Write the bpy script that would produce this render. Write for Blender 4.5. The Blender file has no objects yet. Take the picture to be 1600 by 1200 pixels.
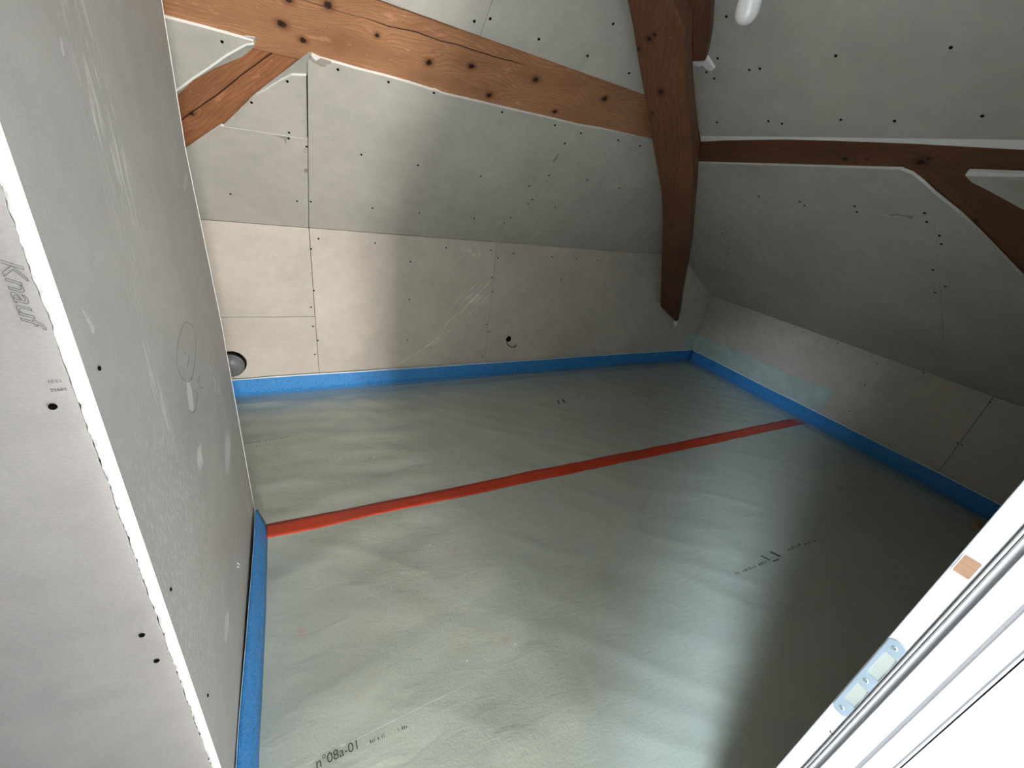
import bpy, bmesh, math, random
from mathutils import Vector, Matrix, noise
from mathutils.geometry import tessellate_polygon

S = 1.5                      # room unit (camera height) in metres
random.seed(7)
scene = bpy.context.scene
COL = scene.collection

# ------------------------------------------------------------------ camera
F = 651.787
YAW, PIT, ROL = -0.525834337, 0.453978608, 0.155966447
def _rx(t): return Matrix(((1,0,0),(0,math.cos(t),-math.sin(t)),(0,math.sin(t),math.cos(t))))
def _ry(t): return Matrix(((math.cos(t),0,math.sin(t)),(0,1,0),(-math.sin(t),0,math.cos(t))))
def _rz(t): return Matrix(((math.cos(t),-math.sin(t),0),(math.sin(t),math.cos(t),0),(0,0,1)))
M = _rz(ROL) @ _rx(PIT) @ _ry(YAW) @ Matrix(((1,0,0),(0,0,-1),(0,1,0)))   # world -> camera (x right, y down, z forward)
MT = M.transposed()
CAM = Vector((0, 0, S))
cd = bpy.data.cameras.new('camera')
cam = bpy.data.objects.new('camera', cd)
COL.objects.link(cam)
right, down, fwd = MT @ Vector((1,0,0)), MT @ Vector((0,1,0)), MT @ Vector((0,0,1))
cam.matrix_world = Matrix(((right.x, -down.x, -fwd.x, CAM.x), (right.y, -down.y, -fwd.y, CAM.y), (right.z, -down.z, -fwd.z, CAM.z), (0,0,0,1)))
cd.sensor_width = 36; cd.lens = F / 1600 * 36; cd.clip_start = 0.02
scene.camera = cam

# ------------------------------------------------------------------ exposure, world, window light and added fill
scene.view_settings.view_transform = 'Standard'
scene.view_settings.look = 'None'
scene.view_settings.gamma = 1
scene.view_settings.exposure = 0.0
w = bpy.data.worlds.new('world'); scene.world = w; w.use_nodes = True
w.node_tree.nodes['Background'].inputs[0].default_value = (0.6, 0.75, 1, 1)
w.node_tree.nodes['Background'].inputs[1].default_value = 0.3
def area(name, loc, target, sx, sy, power, col):
    l = bpy.data.lights.new(name, 'AREA'); l.shape = 'RECTANGLE'; l.size = sx; l.size_y = sy
    l.energy = power; l.color = col
    o = bpy.data.objects.new(name, l); COL.objects.link(o); o.location = loc
    d = Vector(target) - Vector(loc)
    o.rotation_euler = d.to_track_quat('-Z', 'Y').to_euler()
    return o
area('window_or_fill_light', (1.25*S, -8.02*S, 1.15*S), (1.25*S, 0, 1.15*S), 1.05*S, 1.0*S, 1600, (1.0, 0.955, 0.90))
area('window_or_fill_light', (-1.90*S, -1.17*S, 2.74*S), (-1.90*S, -1.17*S, 0), 0.7*S, 0.62*S, 860, (0.74, 0.87, 1.0))
area('window_or_fill_light', (1.63*S, -2.15*S, 1.15*S), (0, -1.0*S, 1.0*S), 0.9*S, 0.9*S, 90, (0.96, 0.97, 1.0))  # added fill lamp in the unseen hall, brightens the left partition boards

# ------------------------------------------------------------------ helpers
def ray(u, v):
    return (MT @ Vector(((u-800)/F, (v-600)/F, 1))).normalized()
class Plane:
    """a flat surface of the room: local axes u, v and outward normal n (into the room)"""
    def __init__(s, o, u, v):
        s.o = Vector(o)*S; s.u = Vector(u).normalized(); s.v = Vector(v).normalized(); s.n = s.u.cross(s.v)
        s.m = Matrix(((s.u.x,s.v.x,s.n.x,s.o.x),(s.u.y,s.v.y,s.n.y,s.o.y),(s.u.z,s.v.z,s.n.z,s.o.z),(0,0,0,1)))
    def hit(s, u, v, off=0):
        d = ray(u, v); o = s.o + s.n*off
        return CAM + d * ((o-CAM).dot(s.n)/d.dot(s.n))
    def uv(s, u, v):
        p = s.hit(u, v) - s.o
        return (p.dot(s.u), p.dot(s.v))
TB, TR = math.radians(42), math.radians(32.5)
YB, ZB, XR, ZR, XB = 1.893, 0.716, 2.54, 0.478, -0.147
P_back = Plane((0, YB, 0), (1,0,0), (0,0,1))
P_right = Plane((XR, 0, 0), (0,-1,0), (0,0,1))
P_sback = Plane((0, YB, ZB), (1,0,0), (0,-math.cos(TB),math.sin(TB)))
P_sright = Plane((XR, 0, ZR), (0,-1,0), (-math.cos(TR),0,math.sin(TR)))
P_side = Plane((XB, 0, 0), (0,1,0), (0,0,1))
P_front = Plane((0, 0.4, 0), (1,0,0), (0,0,1))
P_floor = Plane((0, 0, 0), (1,0,0), (0,1,0))
P_jamb = Plane((0.5, 0, 0), (0,-1,0), (0,0,1))

def link(name, me, parent=None, mats=(), matrix=None, smooth=False):
    o = bpy.data.objects.new(name, me); COL.objects.link(o)
    for m in mats:
        if me is not None: me.materials.append(m)
    if matrix is not None: o.matrix_world = matrix
    if parent is not None:
        pm = WM.get(parent.name, Matrix())
        o.parent = parent
        o.matrix_parent_inverse = pm.inverted()
    WM[o.name] = matrix.copy() if matrix is not None else Matrix()
    if smooth and me is not None:
        for p in me.polygons: p.use_smooth = True
    return o
WM = {}
def tag(o, label=None, cat=None, group=None, kind=None):
    if label: o['label'] = label
    if cat: o['category'] = cat
    if group: o['group'] = group
    if kind: o['kind'] = kind
    return o
def mesh(bm, name='m'):
    me = bpy.data.meshes.new(name); bmesh.ops.recalc_face_normals(bm, faces=bm.faces[:]); bm.to_mesh(me); bm.free(); return me
def pmesh(verts, faces, name='m', recalc=True):
    me = bpy.data.meshes.new(name); me.from_pydata([tuple(v) for v in verts], [], faces)
    if recalc:
        bm = bmesh.new(); bm.from_mesh(me); bmesh.ops.recalc_face_normals(bm, faces=bm.faces[:]); bm.to_mesh(me); bm.free()
    me.update(); return me
def box_bm(bm, a, b):
    r = bmesh.ops.create_cube(bm, size=1)
    c = [(a[i]+b[i])/2 for i in range(3)]; s = [abs(b[i]-a[i]) for i in range(3)]
    for v in r['verts']: v.co = Vector((v.co.x*s[0]+c[0], v.co.y*s[1]+c[1], v.co.z*s[2]+c[2]))
def solid(front, depth, holes=(), bevel=0):
    """prism from a 2D outline (and holes): front face at z=0, back at z=-depth; side faces take material slot 1"""
    loops = [front] + list(holes)
    pts = [Vector((p[0], p[1], 0)) for l in loops for p in l]
    tris = tessellate_polygon([[Vector((p[0], p[1], 0)) for p in l] for l in loops])
    bm = bmesh.new()
    f = [bm.verts.new(p) for p in pts]; b = [bm.verts.new(p + Vector((0,0,-depth))) for p in pts]
    for t in tris:
        n = (pts[t[1]]-pts[t[0]]).cross(pts[t[2]]-pts[t[0]]).z
        t = t if n > 0 else (t[0], t[2], t[1])
        try:
            bm.faces.new([f[i] for i in t]); bm.faces.new([b[i] for i in reversed(t)])
        except ValueError: pass
    k = 0
    for l in loops:
        n = len(l)
        for i in range(n):
            j = (i+1) % n
            try:
                q = bm.faces.new([f[k+i], f[k+j], b[k+j], b[k+i]]); q.material_index = 1
            except ValueError: pass
        k += n
    bmesh.ops.recalc_face_normals(bm, faces=bm.faces[:])
    me = bpy.data.meshes.new('m'); bm.to_mesh(me); bm.free(); return me
def inside(p, poly):
    c = False; n = len(poly)
    for i in range(n):
        a, b = poly[i], poly[(i+1) % n]
        if (a[1] > p[1]) != (b[1] > p[1]) and p[0] < (b[0]-a[0])*(p[1]-a[1])/(b[1]-a[1])+a[0]: c = not c
    return c
def circ(x, y, r, n=28, jit=0): return [(x+r*(1+random.uniform(-jit,jit))*math.cos(2*math.pi*i/n), y+r*(1+random.uniform(-jit,jit))*math.sin(2*math.pi*i/n)) for i in range(n)]
def tube(pts, r, n=8, close=True):
    bm = bmesh.new(); rings = []
    for i, p in enumerate(pts):
        p = Vector(p); a = Vector(pts[max(0,i-1)]); b = Vector(pts[min(len(pts)-1,i+1)])
        t = (b-a).normalized(); x = t.orthogonal().normalized(); 
        if rings: 
            x = (px - t*px.dot(t)).normalized()
        px = x; y = t.cross(x); rr = r[i] if isinstance(r, (list, tuple)) else r
        rings.append([bm.verts.new(p + (x*math.cos(2*math.pi*k/n)+y*math.sin(2*math.pi*k/n))*rr) for k in range(n)])
    for a, b in zip(rings, rings[1:]):
        for k in range(n): bm.faces.new([a[k], a[(k+1)%n], b[(k+1)%n], b[k]])
    if close: bm.faces.new(rings[0][::-1]); bm.faces.new(rings[-1])
    return mesh(bm)

# ------------------------------------------------------------------ materials
class N:
    def __init__(s, name):
        s.m = bpy.data.materials.new(name); s.m.use_nodes = True; s.t = s.m.node_tree
        s.b = s.t.nodes['Principled BSDF']
    def new(s, ty, **kw):
        n = s.t.nodes.new(ty)
        for k, v in kw.items(): setattr(n, k, v)
        return n
    def link(s, a, b): s.t.links.new(a, b)
    def put(s, inp, v):
        if isinstance(v, (int, float)): inp.default_value = v
        elif isinstance(v, (tuple, list, Vector)):
            v = tuple(v); inp.default_value = v if len(v) == len(inp.default_value) else v + (1,)
        else: s.link(v, inp)
    def math(s, op, a, b=0.0, c=0.0, clamp=False):
        n = s.new('ShaderNodeMath', operation=op, use_clamp=clamp); s.put(n.inputs[0], a); s.put(n.inputs[1], b); s.put(n.inputs[2], c); return n.outputs[0]
    def vm(s, op, a, b=(0,0,0)):
        n = s.new('ShaderNodeVectorMath', operation=op); s.put(n.inputs[0], a); s.put(n.inputs[1], b); return n.outputs['Value' if op in ('LENGTH','DISTANCE','DOT_PRODUCT') else 'Vector']
    def mapr(s, v, a, b, c=0.0, d=1.0, smooth=False):
        n = s.new('ShaderNodeMapRange'); n.interpolation_type = 'SMOOTHSTEP' if smooth else 'LINEAR'
        for i, x in enumerate((v, a, b, c, d)): s.put(n.inputs[i], x)
        return n.outputs[0]
    def noise(s, vec, scale, detail=2.0, rough=0.5, dist=0.0):
        n = s.new('ShaderNodeTexNoise'); s.put(n.inputs['Vector'], vec); n.inputs['Scale'].default_value = scale
        n.inputs['Detail'].default_value = detail; n.inputs['Roughness'].default_value = rough; n.inputs['Distortion'].default_value = dist
        return n.outputs['Fac']
    def mix(s, f, a, b, mode='MIX'):
        n = s.new('ShaderNodeMix', data_type='RGBA', blend_type=mode); s.put(n.inputs[0], f); s.put(n.inputs[6], a); s.put(n.inputs[7], b); return n.outputs[2]
    def obj(s): return s.new('ShaderNodeTexCoord').outputs['Object']
    def mapping(s, vec, loc=(0,0,0), rot=(0,0,0), scale=(1,1,1)):
        n = s.new('ShaderNodeMapping'); s.link(vec, n.inputs[0]); n.inputs[1].default_value = loc; n.inputs[2].default_value = rot; n.inputs[3].default_value = scale; return n.outputs[0]
    def bump(s, h, strength=0.3, dist=0.001, prev=None):
        n = s.new('ShaderNodeBump'); n.inputs['Strength'].default_value = strength; n.inputs['Distance'].default_value = dist
        s.link(h, n.inputs['Height'])
        if prev is not None: s.link(prev, n.inputs['Normal'])
        return n.outputs[0]
    def done(s, col=None, rough=None, normal=None, metallic=None, spec=None, **kw):
        if col is not None: s.put(s.b.inputs['Base Color'], col)
        if rough is not None: s.put(s.b.inputs['Roughness'], rough)
        if metallic is not None: s.put(s.b.inputs['Metallic'], metallic)
        if spec is not None: s.put(s.b.inputs['Specular IOR Level'], spec)
        if normal is not None: s.link(normal, s.b.inputs['Normal'])
        return s.m

def board_mat(name, col, scuffs=(), rough=0.72, spec=0.25, scuff_amt=0.5, seed=0):
    n = N(name); o = n.obj()
    p = n.mapping(o, loc=(seed*3.1, seed*1.7, 0))
    cloud = n.noise(p, 2.2, 4, 0.6)
    fib = n.noise(n.mapping(p, scale=(1, 2.6, 1)), 160, 3, 0.65)
    blot = n.noise(p, 14, 4, 0.65)
    f = n.math('ADD', n.math('MULTIPLY', cloud, 0.45), n.math('ADD', n.math('MULTIPLY', fib, 0.30), n.math('MULTIPLY', blot, 0.25)))
    dark = tuple(c*0.86 for c in col); lite = tuple(min(1, c*1.13) for c in col)
    c = n.mix(n.mapr(f, 0.38, 0.62), dark, lite)
    spk = n.noise(p, 330, 2, 0.8)
    c = n.mix(n.mapr(spk, 0.60, 0.75, 0, 0.35), c, tuple(min(1, x*1.45) for x in col))
    # light plaster scuffs
    st = n.noise(n.mapping(p, rot=(0,0,0.5), scale=(0.5, 5, 1)), 9, 5, 0.7)
    m = n.math('MULTIPLY', n.mapr(st, 0.66, 0.78), n.mapr(n.noise(p, 1.9, 2), 0.5, 0.66), clamp=True)
    c = n.mix(n.math('MULTIPLY', m, scuff_amt), c, tuple(min(1, x*1.5) for x in col))
    for (cx, cy, rx, ry, rot, amt, sx, sy, fr) in scuffs:   # clusters of pale scratches
        q = n.mapping(o, loc=(-cx, -cy, 0))
        q = n.mapping(q, rot=(0, 0, -rot))
        d = n.vm('LENGTH', n.vm('MULTIPLY', q, (1/rx, 1/ry, 0)))
        mask = n.mapr(d, 1.0, 0.35, 0, 1, True)
        s1 = n.noise(n.vm('MULTIPLY', q, (sx, sy, 0)), fr, 3, 0.6)
        c = n.mix(n.math('MULTIPLY', n.math('MULTIPLY', mask, n.mapr(s1, 0.52, 0.64)), amt, clamp=True), c, tuple(min(1, x*1.55+.04) for x in col))
    nb = n.bump(fib, 0.25, 0.0006)
    return n.done(c, rough, nb, spec=spec)
GY = (0.49, 0.47, 0.42)
BW = (0.53, 0.485, 0.425)
m_board = board_mat('plasterboard_paper_grey', GY)
m_knee = board_mat('plasterboard_paper_warm', BW, seed=2)
m_kneemid = board_mat('plasterboard_paper_scratched', BW, seed=3, scuffs=[(0.78*S, 0.42*S, 0.34, 0.12, 0.85, 1.0, 0.6, 8, 6), (0.58*S, 0.20*S, 0.36, 0.05, 0.62, 1.0, 0.5, 11, 7), (0.78*S,0.66*S,.12,.05,0,.5,4,4,8)])
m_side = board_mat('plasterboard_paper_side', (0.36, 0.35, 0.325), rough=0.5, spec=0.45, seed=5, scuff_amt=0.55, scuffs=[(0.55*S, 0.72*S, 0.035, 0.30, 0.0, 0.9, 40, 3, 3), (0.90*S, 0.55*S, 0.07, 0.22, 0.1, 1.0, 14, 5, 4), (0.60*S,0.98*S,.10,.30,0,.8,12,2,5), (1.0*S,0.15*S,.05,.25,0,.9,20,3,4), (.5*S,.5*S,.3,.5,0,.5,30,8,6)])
m_front = board_mat('plasterboard_paper_front', (0.40, 0.375, 0.355), rough=0.65, seed=8)
def simple(name, col, rough=0.6, metallic=0.0, spec=0.5, bump=None):
    n = N(name)
    if bump:
        f = n.noise(n.obj(), bump[0], 4, 0.6)
        c = n.mix(n.mapr(f, 0.3, 0.7), tuple(x*(1-bump[2]) for x in col), tuple(min(1, x*(1+bump[2])) for x in col))
        return n.done(c, rough, n.bump(f, 0.6, bump[1]), metallic, spec)
    return n.done(col, rough, None, metallic, spec)
m_core = simple('gypsum_core', (0.86, 0.86, 0.83), 0.9, spec=0.1, bump=(260, 0.0015, 0.06))
m_smw = simple('dry_plaster_smear', (0.50, 0.50, 0.48), .8, bump=(300, .0006, .25))
m_dark = simple('cavity_dark', (0.05, 0.045, 0.04), 0.9, spec=0.1)
m_hall = simple('white_hall_paint', (0.88, 0.875, 0.86), 0.8, bump=(30, 0.0005, 0.03))
m_white = simple('white_plaster_paint', (0.84, 0.84, 0.82), 0.75, bump=(90, 0.0008, 0.02))
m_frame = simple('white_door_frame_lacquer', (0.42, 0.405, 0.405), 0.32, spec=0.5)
m_seal = simple('grey_rubber_seal', (0.42, 0.40, 0.38), 0.6)
m_screw = simple('black_phosphate', (0.004, 0.004, 0.004), 1.0, spec=0.05)
m_ink = simple('printing_ink', (0.12, 0.12, 0.11), 0.8)
m_inkf = simple('printing_ink_foil', (0.07, 0.08, 0.07), 0.6)
m_zinc = simple('zinc_plate', (0.34, 0.41, 0.47), 0.36, metallic=0.6)
m_slot = simple('keeper_plastic', (0.27, 0.285, 0.25), 0.5)
m_pipe = simple('grey_pipe_plastic', (0.13, 0.135, 0.14), 0.45)
m_cable = simple('cable_dark', (0.10, 0.08, 0.065), 0.6)
m_bulb = N('milky_glass'); m_bulb = m_bulb.done((0.66,0.67,0.67), 0.18, spec=0.6)
m_socket = simple('black_socket', (0.03,0.03,0.03), 0.5)
def foam():
    n = N('blue_foam'); o = n.obj()
    f = n.noise(o, 210, 3, 0.7); g = n.noise(o, 24, 3)
    c = n.mix(n.mapr(f, 0.35, 0.7), (0.010, 0.14, 0.42), (0.075, 0.36, 0.78))
    c = n.mix(n.mapr(g, 0.62, 0.74, 0, 0.5), c, (0.01, 0.12, 0.40))
    return n.done(c, 0.5, n.bump(f, 0.7, 0.002), spec=0.4)
m_foam = foam()
def film():
    n = N('clear_film')
    n.done((0.35, 0.58, 0.78), 0.22, spec=0.6); n.b.inputs['Alpha'].default_value = 0.26
    return n.m
m_film = film()
def pale_film():
    n = N('pale_green_film'); o = n.obj()
    f = n.noise(n.mapping(o, scale=(1, 1, 1)), 9, 4, 0.6)
    c = n.mix(n.mapr(f, .35, .65), (0.40, 0.50, 0.47), (0.50, 0.60, 0.57))
    return n.done(c, 0.4, n.bump(f, 0.4, 0.004))
m_pale = pale_film()
def tape():
    n = N('red_tape'); o = n.obj()
    f = n.noise(n.mapping(o, scale=(3, 12, 1)), 14, 4, 0.6)
    c = n.mix(n.mapr(f, .3, .7), (0.42, 0.035, 0.012), (0.55, 0.06, 0.022))
    return n.done(c, 0.36, n.bump(f, 0.5, 0.0015))
m_tape = tape()
def foil():
    n = N('silver_green_foil'); o = n.obj()
    big = n.noise(o, 2.4, 3, 0.5)
    mid = n.noise(n.mapping(o, scale=(1, 2.2, 1), rot=(0,0,0.35)), 7, 4, 0.55, 0.6)
    fine = n.noise(o, 150, 3, 0.6)
    c = n.mix(n.mapr(big, 0.35, 0.65), (0.455, 0.50, 0.435), (0.51, 0.55, 0.48))
    c = n.mix(n.mapr(n.noise(o, 5, 3), 0.5, 0.7, 0, 0.35), c, (0.45, 0.51, 0.50))
    for (u, v, r) in ((712, 860, 0.035), (792, 1000, 0.03), (470, 985, 0.03)):     # pink spray marks on the sheet
        h = P_floor.hit(u, v)
        d = n.vm('LENGTH', n.vm('MULTIPLY', n.vm('SUBTRACT', o, (h.x, h.y, 0)), (1, 1, 0)))
        d = n.math('ADD', d, n.math('MULTIPLY', n.noise(o, 40, 3), 0.03))
        c = n.mix(n.mapr(d, r+.015, .012, 0, 0.35 if r < .034 else .3, True), c, (0.55, 0.16, 0.17))
    # bright fold line beside the printed line number
    a = P_floor.hit(478, 1196); b = P_floor.hit(742, 1063); t = (b-a).normalized(); nn = Vector((-t.y, t.x, 0)); L = (b-a).length
    q = n.vm('SUBTRACT', o, (a.x, a.y, 0))
    dl = n.math('ABSOLUTE', n.vm('DOT_PRODUCT', q, nn)); al = n.vm('DOT_PRODUCT', q, t)
    lm = n.math('MULTIPLY', n.mapr(dl, 0.0014, 0.0006), n.math('MULTIPLY', n.math('GREATER_THAN', al, 0.0), n.mapr(al, L, L*.75)), clamp=True)
    c = n.mix(n.math('MULTIPLY', lm, 0.7), c, (0.75, 0.78, 0.74))
    b1 = n.bump(mid, 0.28, 0.012); b2 = n.bump(fine, 0.5, 0.0016, b1)
    rough = n.mapr(mid, .3, .7, 0.30, 0.42)
    return n.done(c, rough, b2, metallic=0.16, spec=0.6)
m_foil = foil()
def wood(name, lite, mid, dark, knots=(), cracks=(), seed=0.0, freq=1.0, rough=0.5, axis='x', extra=0.0, paint=0.0):
    """long axis = local x, face in x/y; knots (x, y, r) and cracks (x0, x1, y, wob) in local metres"""
    n = N(name); o = n.obj()
    p = o
    warp = n.noise(n.mapping(p, loc=(seed, seed, 0), scale=(0.9, 3.5, 3.5)), 1.6, 3, 0.5)
    sep = n.new('ShaderNodeSeparateXYZ'); n.link(p, sep.inputs[0])
    f = n.math('ADD', sep.outputs[1], n.math('MULTIPLY', sep.outputs[2], 0.7))
    f = n.math('ADD', f, n.math('MULTIPLY', warp, 0.16))
    kd = None
    for (kx, ky, kr) in knots:
        q = n.vm('MULTIPLY', n.vm('SUBTRACT', p, (kx, ky, 0)), (1/(kr*6), 1/(kr*3.2), 0))
        d = n.vm('LENGTH', q)
        e = n.math('POWER', 2.718, n.math('MULTIPLY', n.math('MULTIPLY', d, d), -1.0))
        f = n.math('ADD', f, n.math('MULTIPLY', e, kr*2.4))
        d2 = n.vm('LENGTH', n.vm('MULTIPLY', n.vm('SUBTRACT', p, (kx, ky, 0)), (1/(kr*1.15), 1/kr, 0)))
        d2 = n.math('ADD', d2, n.math('MULTIPLY', n.math('SUBTRACT', n.noise(p, 60, 3), .5), 0.7))
        kd = d2 if kd is None else n.math('MINIMUM', kd, d2)
    ring = n.math('FRACT', n.math('MULTIPLY', f, 95*freq))
    ring = n.mapr(ring, 0.0, 1.0, 0.0, 1.0)
    ring = n.math('MULTIPLY', ring, ring)
    grain = n.noise(n.mapping(p, loc=(seed*2, 0, 0), scale=(2.5, 60, 60)), 3.5, 4, 0.7)
    patch = n.noise(n.mapping(p, loc=(seed*5, 0, 0), scale=(1, 2.5, 2.5)), 3.2, 4, 0.6)
    c = n.mix(n.mapr(grain, .3, .75), mid, lite)
    c = n.mix(n.math('MULTIPLY', ring, 0.42), c, dark)
    c = n.mix(n.mapr(patch, .42, .72, 0, 0.75), c, tuple(a*.55+b*.45 for a, b in zip(dark, mid)))
    h = n.math('ADD', n.math('MULTIPLY', ring, -0.35), grain)
    if paint:
        sp = n.noise(p, 55, 2, .5); c = n.mix(n.mapr(sp, .73, .76, 0, paint), c, (.65, .60, .54))
        ms = n.noise(n.mapping(p, scale=(1, 3, 3)), 7, 4, .7); c = n.mix(n.mapr(ms, .60, .68, 0, paint*.5), c, tuple(min(1, x*1.6+.05) for x in lite))
    if kd is not None:
        c = n.mix(n.mapr(kd, 2.3, 0.9, 0, 0.55, True), c, dark)
        c = n.mix(n.mapr(kd, 1.0, 0.55, 0, 0.92, True), c, (0.018, 0.007, 0.004))
        h = n.math('ADD', h, n.mapr(kd, 1.0, 0.5, 0, -2.0, True))
    for (x0, x1, y, wob, wd) in cracks:
        wv = n.math('MULTIPLY', n.math('SUBTRACT', n.noise(n.mapping(p, scale=(1, 0, 0), loc=(seed+y*7, 0, 0)), 3.0, 4, .5), .5), wob)
        sl = n.math('ADD', n.math('SUBTRACT', sep.outputs[1], y[0] if isinstance(y, tuple) else y), wv)
        d = n.math('ABSOLUTE', sl)
        rng = n.math('MULTIPLY', n.mapr(sep.outputs[0], x0, x0+.08), n.mapr(sep.outputs[0], x1, x1-.08), clamp=True)
        mk = n.math('MULTIPLY', n.mapr(d, wd, wd*.35), rng, clamp=True)
        c = n.mix(mk, c, (0.02, 0.008, 0.004)); h = n.math('SUBTRACT', h, n.math('MULTIPLY', mk, 2.5))
    return n.done(c, rough, n.bump(h, 0.5, 0.0018), spec=0.3)
RED_L, RED_M, RED_D = (0.52, 0.275, 0.145), (0.37, 0.175, 0.085), (0.13, 0.050, 0.022)
DK_L, DK_M, DK_D = (0.20, 0.088, 0.043), (0.14, 0.057, 0.027), (0.045, 0.018, 0.009)

# ------------------------------------------------------------------ room cores (hidden cavity behind the boards) and the hall
def slab(name, verts, mat, parent=None):
    """box from 4 corner points (H units) pushed back by 'thick' along a vector"""
    pass
def poly_slab(plane, pts, back, thick):
    """pts in plane uv metres -> solid slab lying 'back' metres behind the plane"""
    me = solid(pts, thick)
    return me, plane.m @ Matrix.Translation((0, 0, -back))
def structure(name, me, mx, mat):
    return tag(link(name, me, None, (mat, mat), mx), kind='structure')
ZC = 1.75      # ceiling height in room units
GAP = 0.085
me, mx = poly_slab(P_back, [(-1.35*S, -0.2), (2.75*S, -0.2), (2.75*S, 0.86*S), (-1.35*S, 0.86*S)], GAP, 0.10)
wall_back = structure('wall_back', me, mx, m_dark)
me, mx = poly_slab(P_right, [(-2.1*S, -0.2), (0.2*S, -0.2), (0.2*S, 0.60*S), (-2.1*S, 0.60*S)], GAP, 0.10)
wall_right = structure('wall_right', me, mx, m_dark)
me, mx = poly_slab(P_sback, [(-1.35*S, -0.12), (2.75*S, -0.12), (2.75*S, 1.75*S), (-1.35*S, 1.75*S)], GAP, 0.10)
ceil_back = structure('ceiling', me, mx, m_dark)
me, mx = poly_slab(P_sright, [(-2.1*S, -0.12), (0.2*S, -0.12), (0.2*S, 2.6*S), (-2.1*S, 2.6*S)], GAP, 0.10)
ceil_right = structure('ceiling', me, mx, m_dark)

# ------------------------------------------------------------------ plasterboard sheets with their screws
SHEETS = []
def sheet(plane, poly, parent, mat, holes=(), thick=0.0125, label=None, lift=0.0, rag=0.0):
    if rag:
        out = []
        for i, a in enumerate(poly):
            b = poly[(i+1) % len(poly)]; L = math.dist(a, b); k = max(1, int(L/0.02))
            for j in range(k):
                t = j/k; r = random.uniform(-rag, rag) if j else 0
                nx, ny = (b[1]-a[1])/L, -(b[0]-a[0])/L
                out.append((a[0]+(b[0]-a[0])*t+nx*r, a[1]+(b[1]-a[1])*t+ny*r))
        poly = out
    o = link('plasterboard', solid(poly, thick, holes), parent, (mat, m_core), plane.m @ Matrix.Translation((0, 0, lift)))
    if label: o['label'] = label
    SHEETS.append((plane, poly, o))
    return o
sb = P_sback.uv; sr = P_sright.uv; bu = P_back.uv; ru = P_right.uv
g = 0.0016
Zk = ZB*S
x1, x2 = 0.081*S, 0.893*S
zj = bu(345, 496)[1]
pc = (-0.246*S, 0.155*S); hc = bu(795, 530)
# --- back knee wall
sheet(P_back, [(-1.2*S, zj+g), (x1-g, zj+g), (x1-g, Zk-g), (-1.2*S, Zk-g)], wall_back, m_knee)
sheet(P_back, [(-1.2*S, 0.0), (x1-g*.6, 0.0), (x1-g*.6, zj-g), (-1.2*S, zj-g)], wall_back, m_knee, holes=[circ(pc[0], pc[1], 0.054*S, 40, .012)])
sheet(P_back, [(x1+g, 0.0), (0.905*S, 0.0), (x2-g, Zk-g), (x1+g, Zk-g)], wall_back, m_kneemid)
zk2 = (ZR + (XR-2.17)*math.tan(TR))*S
sheet(P_back, [(0.905*S+2*g, 0.0), (XR*S, 0.0), (XR*S, ZR*S), (2.172*S, ZB*S-g*.5), (x2+g, Zk-g*.5)], wall_back, m_knee, holes=[circ(hc[0], hc[1], 0.0175*S, 24, .03)])
# --- right knee wall
ZRm = ZR*S
ya, yb = -ru(1252, 510)[0]/S, -ru(1545, 630)[0]/S
sheet(P_right, [(-YB*S, 0), (-ya*S-g*.5, 0), (-ya*S-g*.5, ZRm-g*.7), (-YB*S, ZRm-g*.7)], wall_right, m_knee)
sheet(P_right, [(-ya*S+g*.5, 0), (-yb*S-g, 0), (-yb*S-g, ZRm-g), (-ya*S+g*.5, ZRm-g*.7)], wall_right, m_knee)
sheet(P_right, [(-yb*S+g, 0), (-0.04*S, 0), (-0.04*S, ZRm-2*g), (-yb*S+g, ZRm-2*g)], wall_right, m_knee)
# --- slope over the back wall
def hip_b(v):   # u on the back slope where it meets the right slope
    z = ZB + v/S*math.sin(TB); return (XR - (z-ZR)/math.tan(TR))*S
def hip_r(v):
    z = ZR + v/S*math.sin(TR); return -(YB - max(0, (z-ZB)/math.tan(TB)))*S
vb_top = (ZC-ZB)/math.sin(TB)*S
low_edge = [(487, 86), (500, 92), (560, 109), (600, 119), (640, 130), (668, 139), (672, 140.5), (682, 142), (692, 147), (740, 158), (800, 172), (870, 188), (940, 202), (1018, 219)]
le = [sb(*p) for p in low_edge]
vlow = sb(1018, 219)[1]
sX = sb(470, 150)[0]
jx = sb(345, 197)
jr = sb(467, 215)
# middle full sheet
ra = (x2, 0.0); rt = sb(907, 206)
top_m = [p for p in le if p[0] < rt[0]-.01]
sheet(P_sback, [(x1+g, g)] + [(x2-g*.3, g), (x2-g*.3, sb(895, 194)[1])] + top_m[::-1] + [(x1+g, le[0][1]-.035)], ceil_back, m_board)
top_r = [p for p in le if p[0] >= rt[0]-.01]
sheet(P_sback, [(x2+g*.3, g*.4), (hip_b(0), g*.4), (hip_b(vlow)+.0, vlow)] + top_r[::-1] + [(x2+g*.3, sb(895, 194)[1])], ceil_back, m_board)
# piece left of the seam, under the brace
br_low = [sb(*p) for p in [(270, 249), (293, 233), (345, 195), (400, 150.5), (410, 142)]]
sheet(P_sback, [(-1.2*S, g), (x1-g, g), (x1-g, jr[1]-.0012), (jx[0], jx[1]-.0012), br_low[1], br_low[0], (-0.60*S, br_low[0][1]-.2), (-1.2*S, br_low[0][1]-.4)], ceil_back, m_board)
cu = [sb(*p) for p in [(346, 196), (400, 150), (420, 138), (440, 126), (456, 118)]]
sheet(P_sback, [(jx[0]+.012, jx[1]+.0012), (x1-g-.002, jr[1]+.0012), (x1-g-.002, sb(462, 115)[1])] + cu[::-1][:4], ceil_back, m_board)
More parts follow.
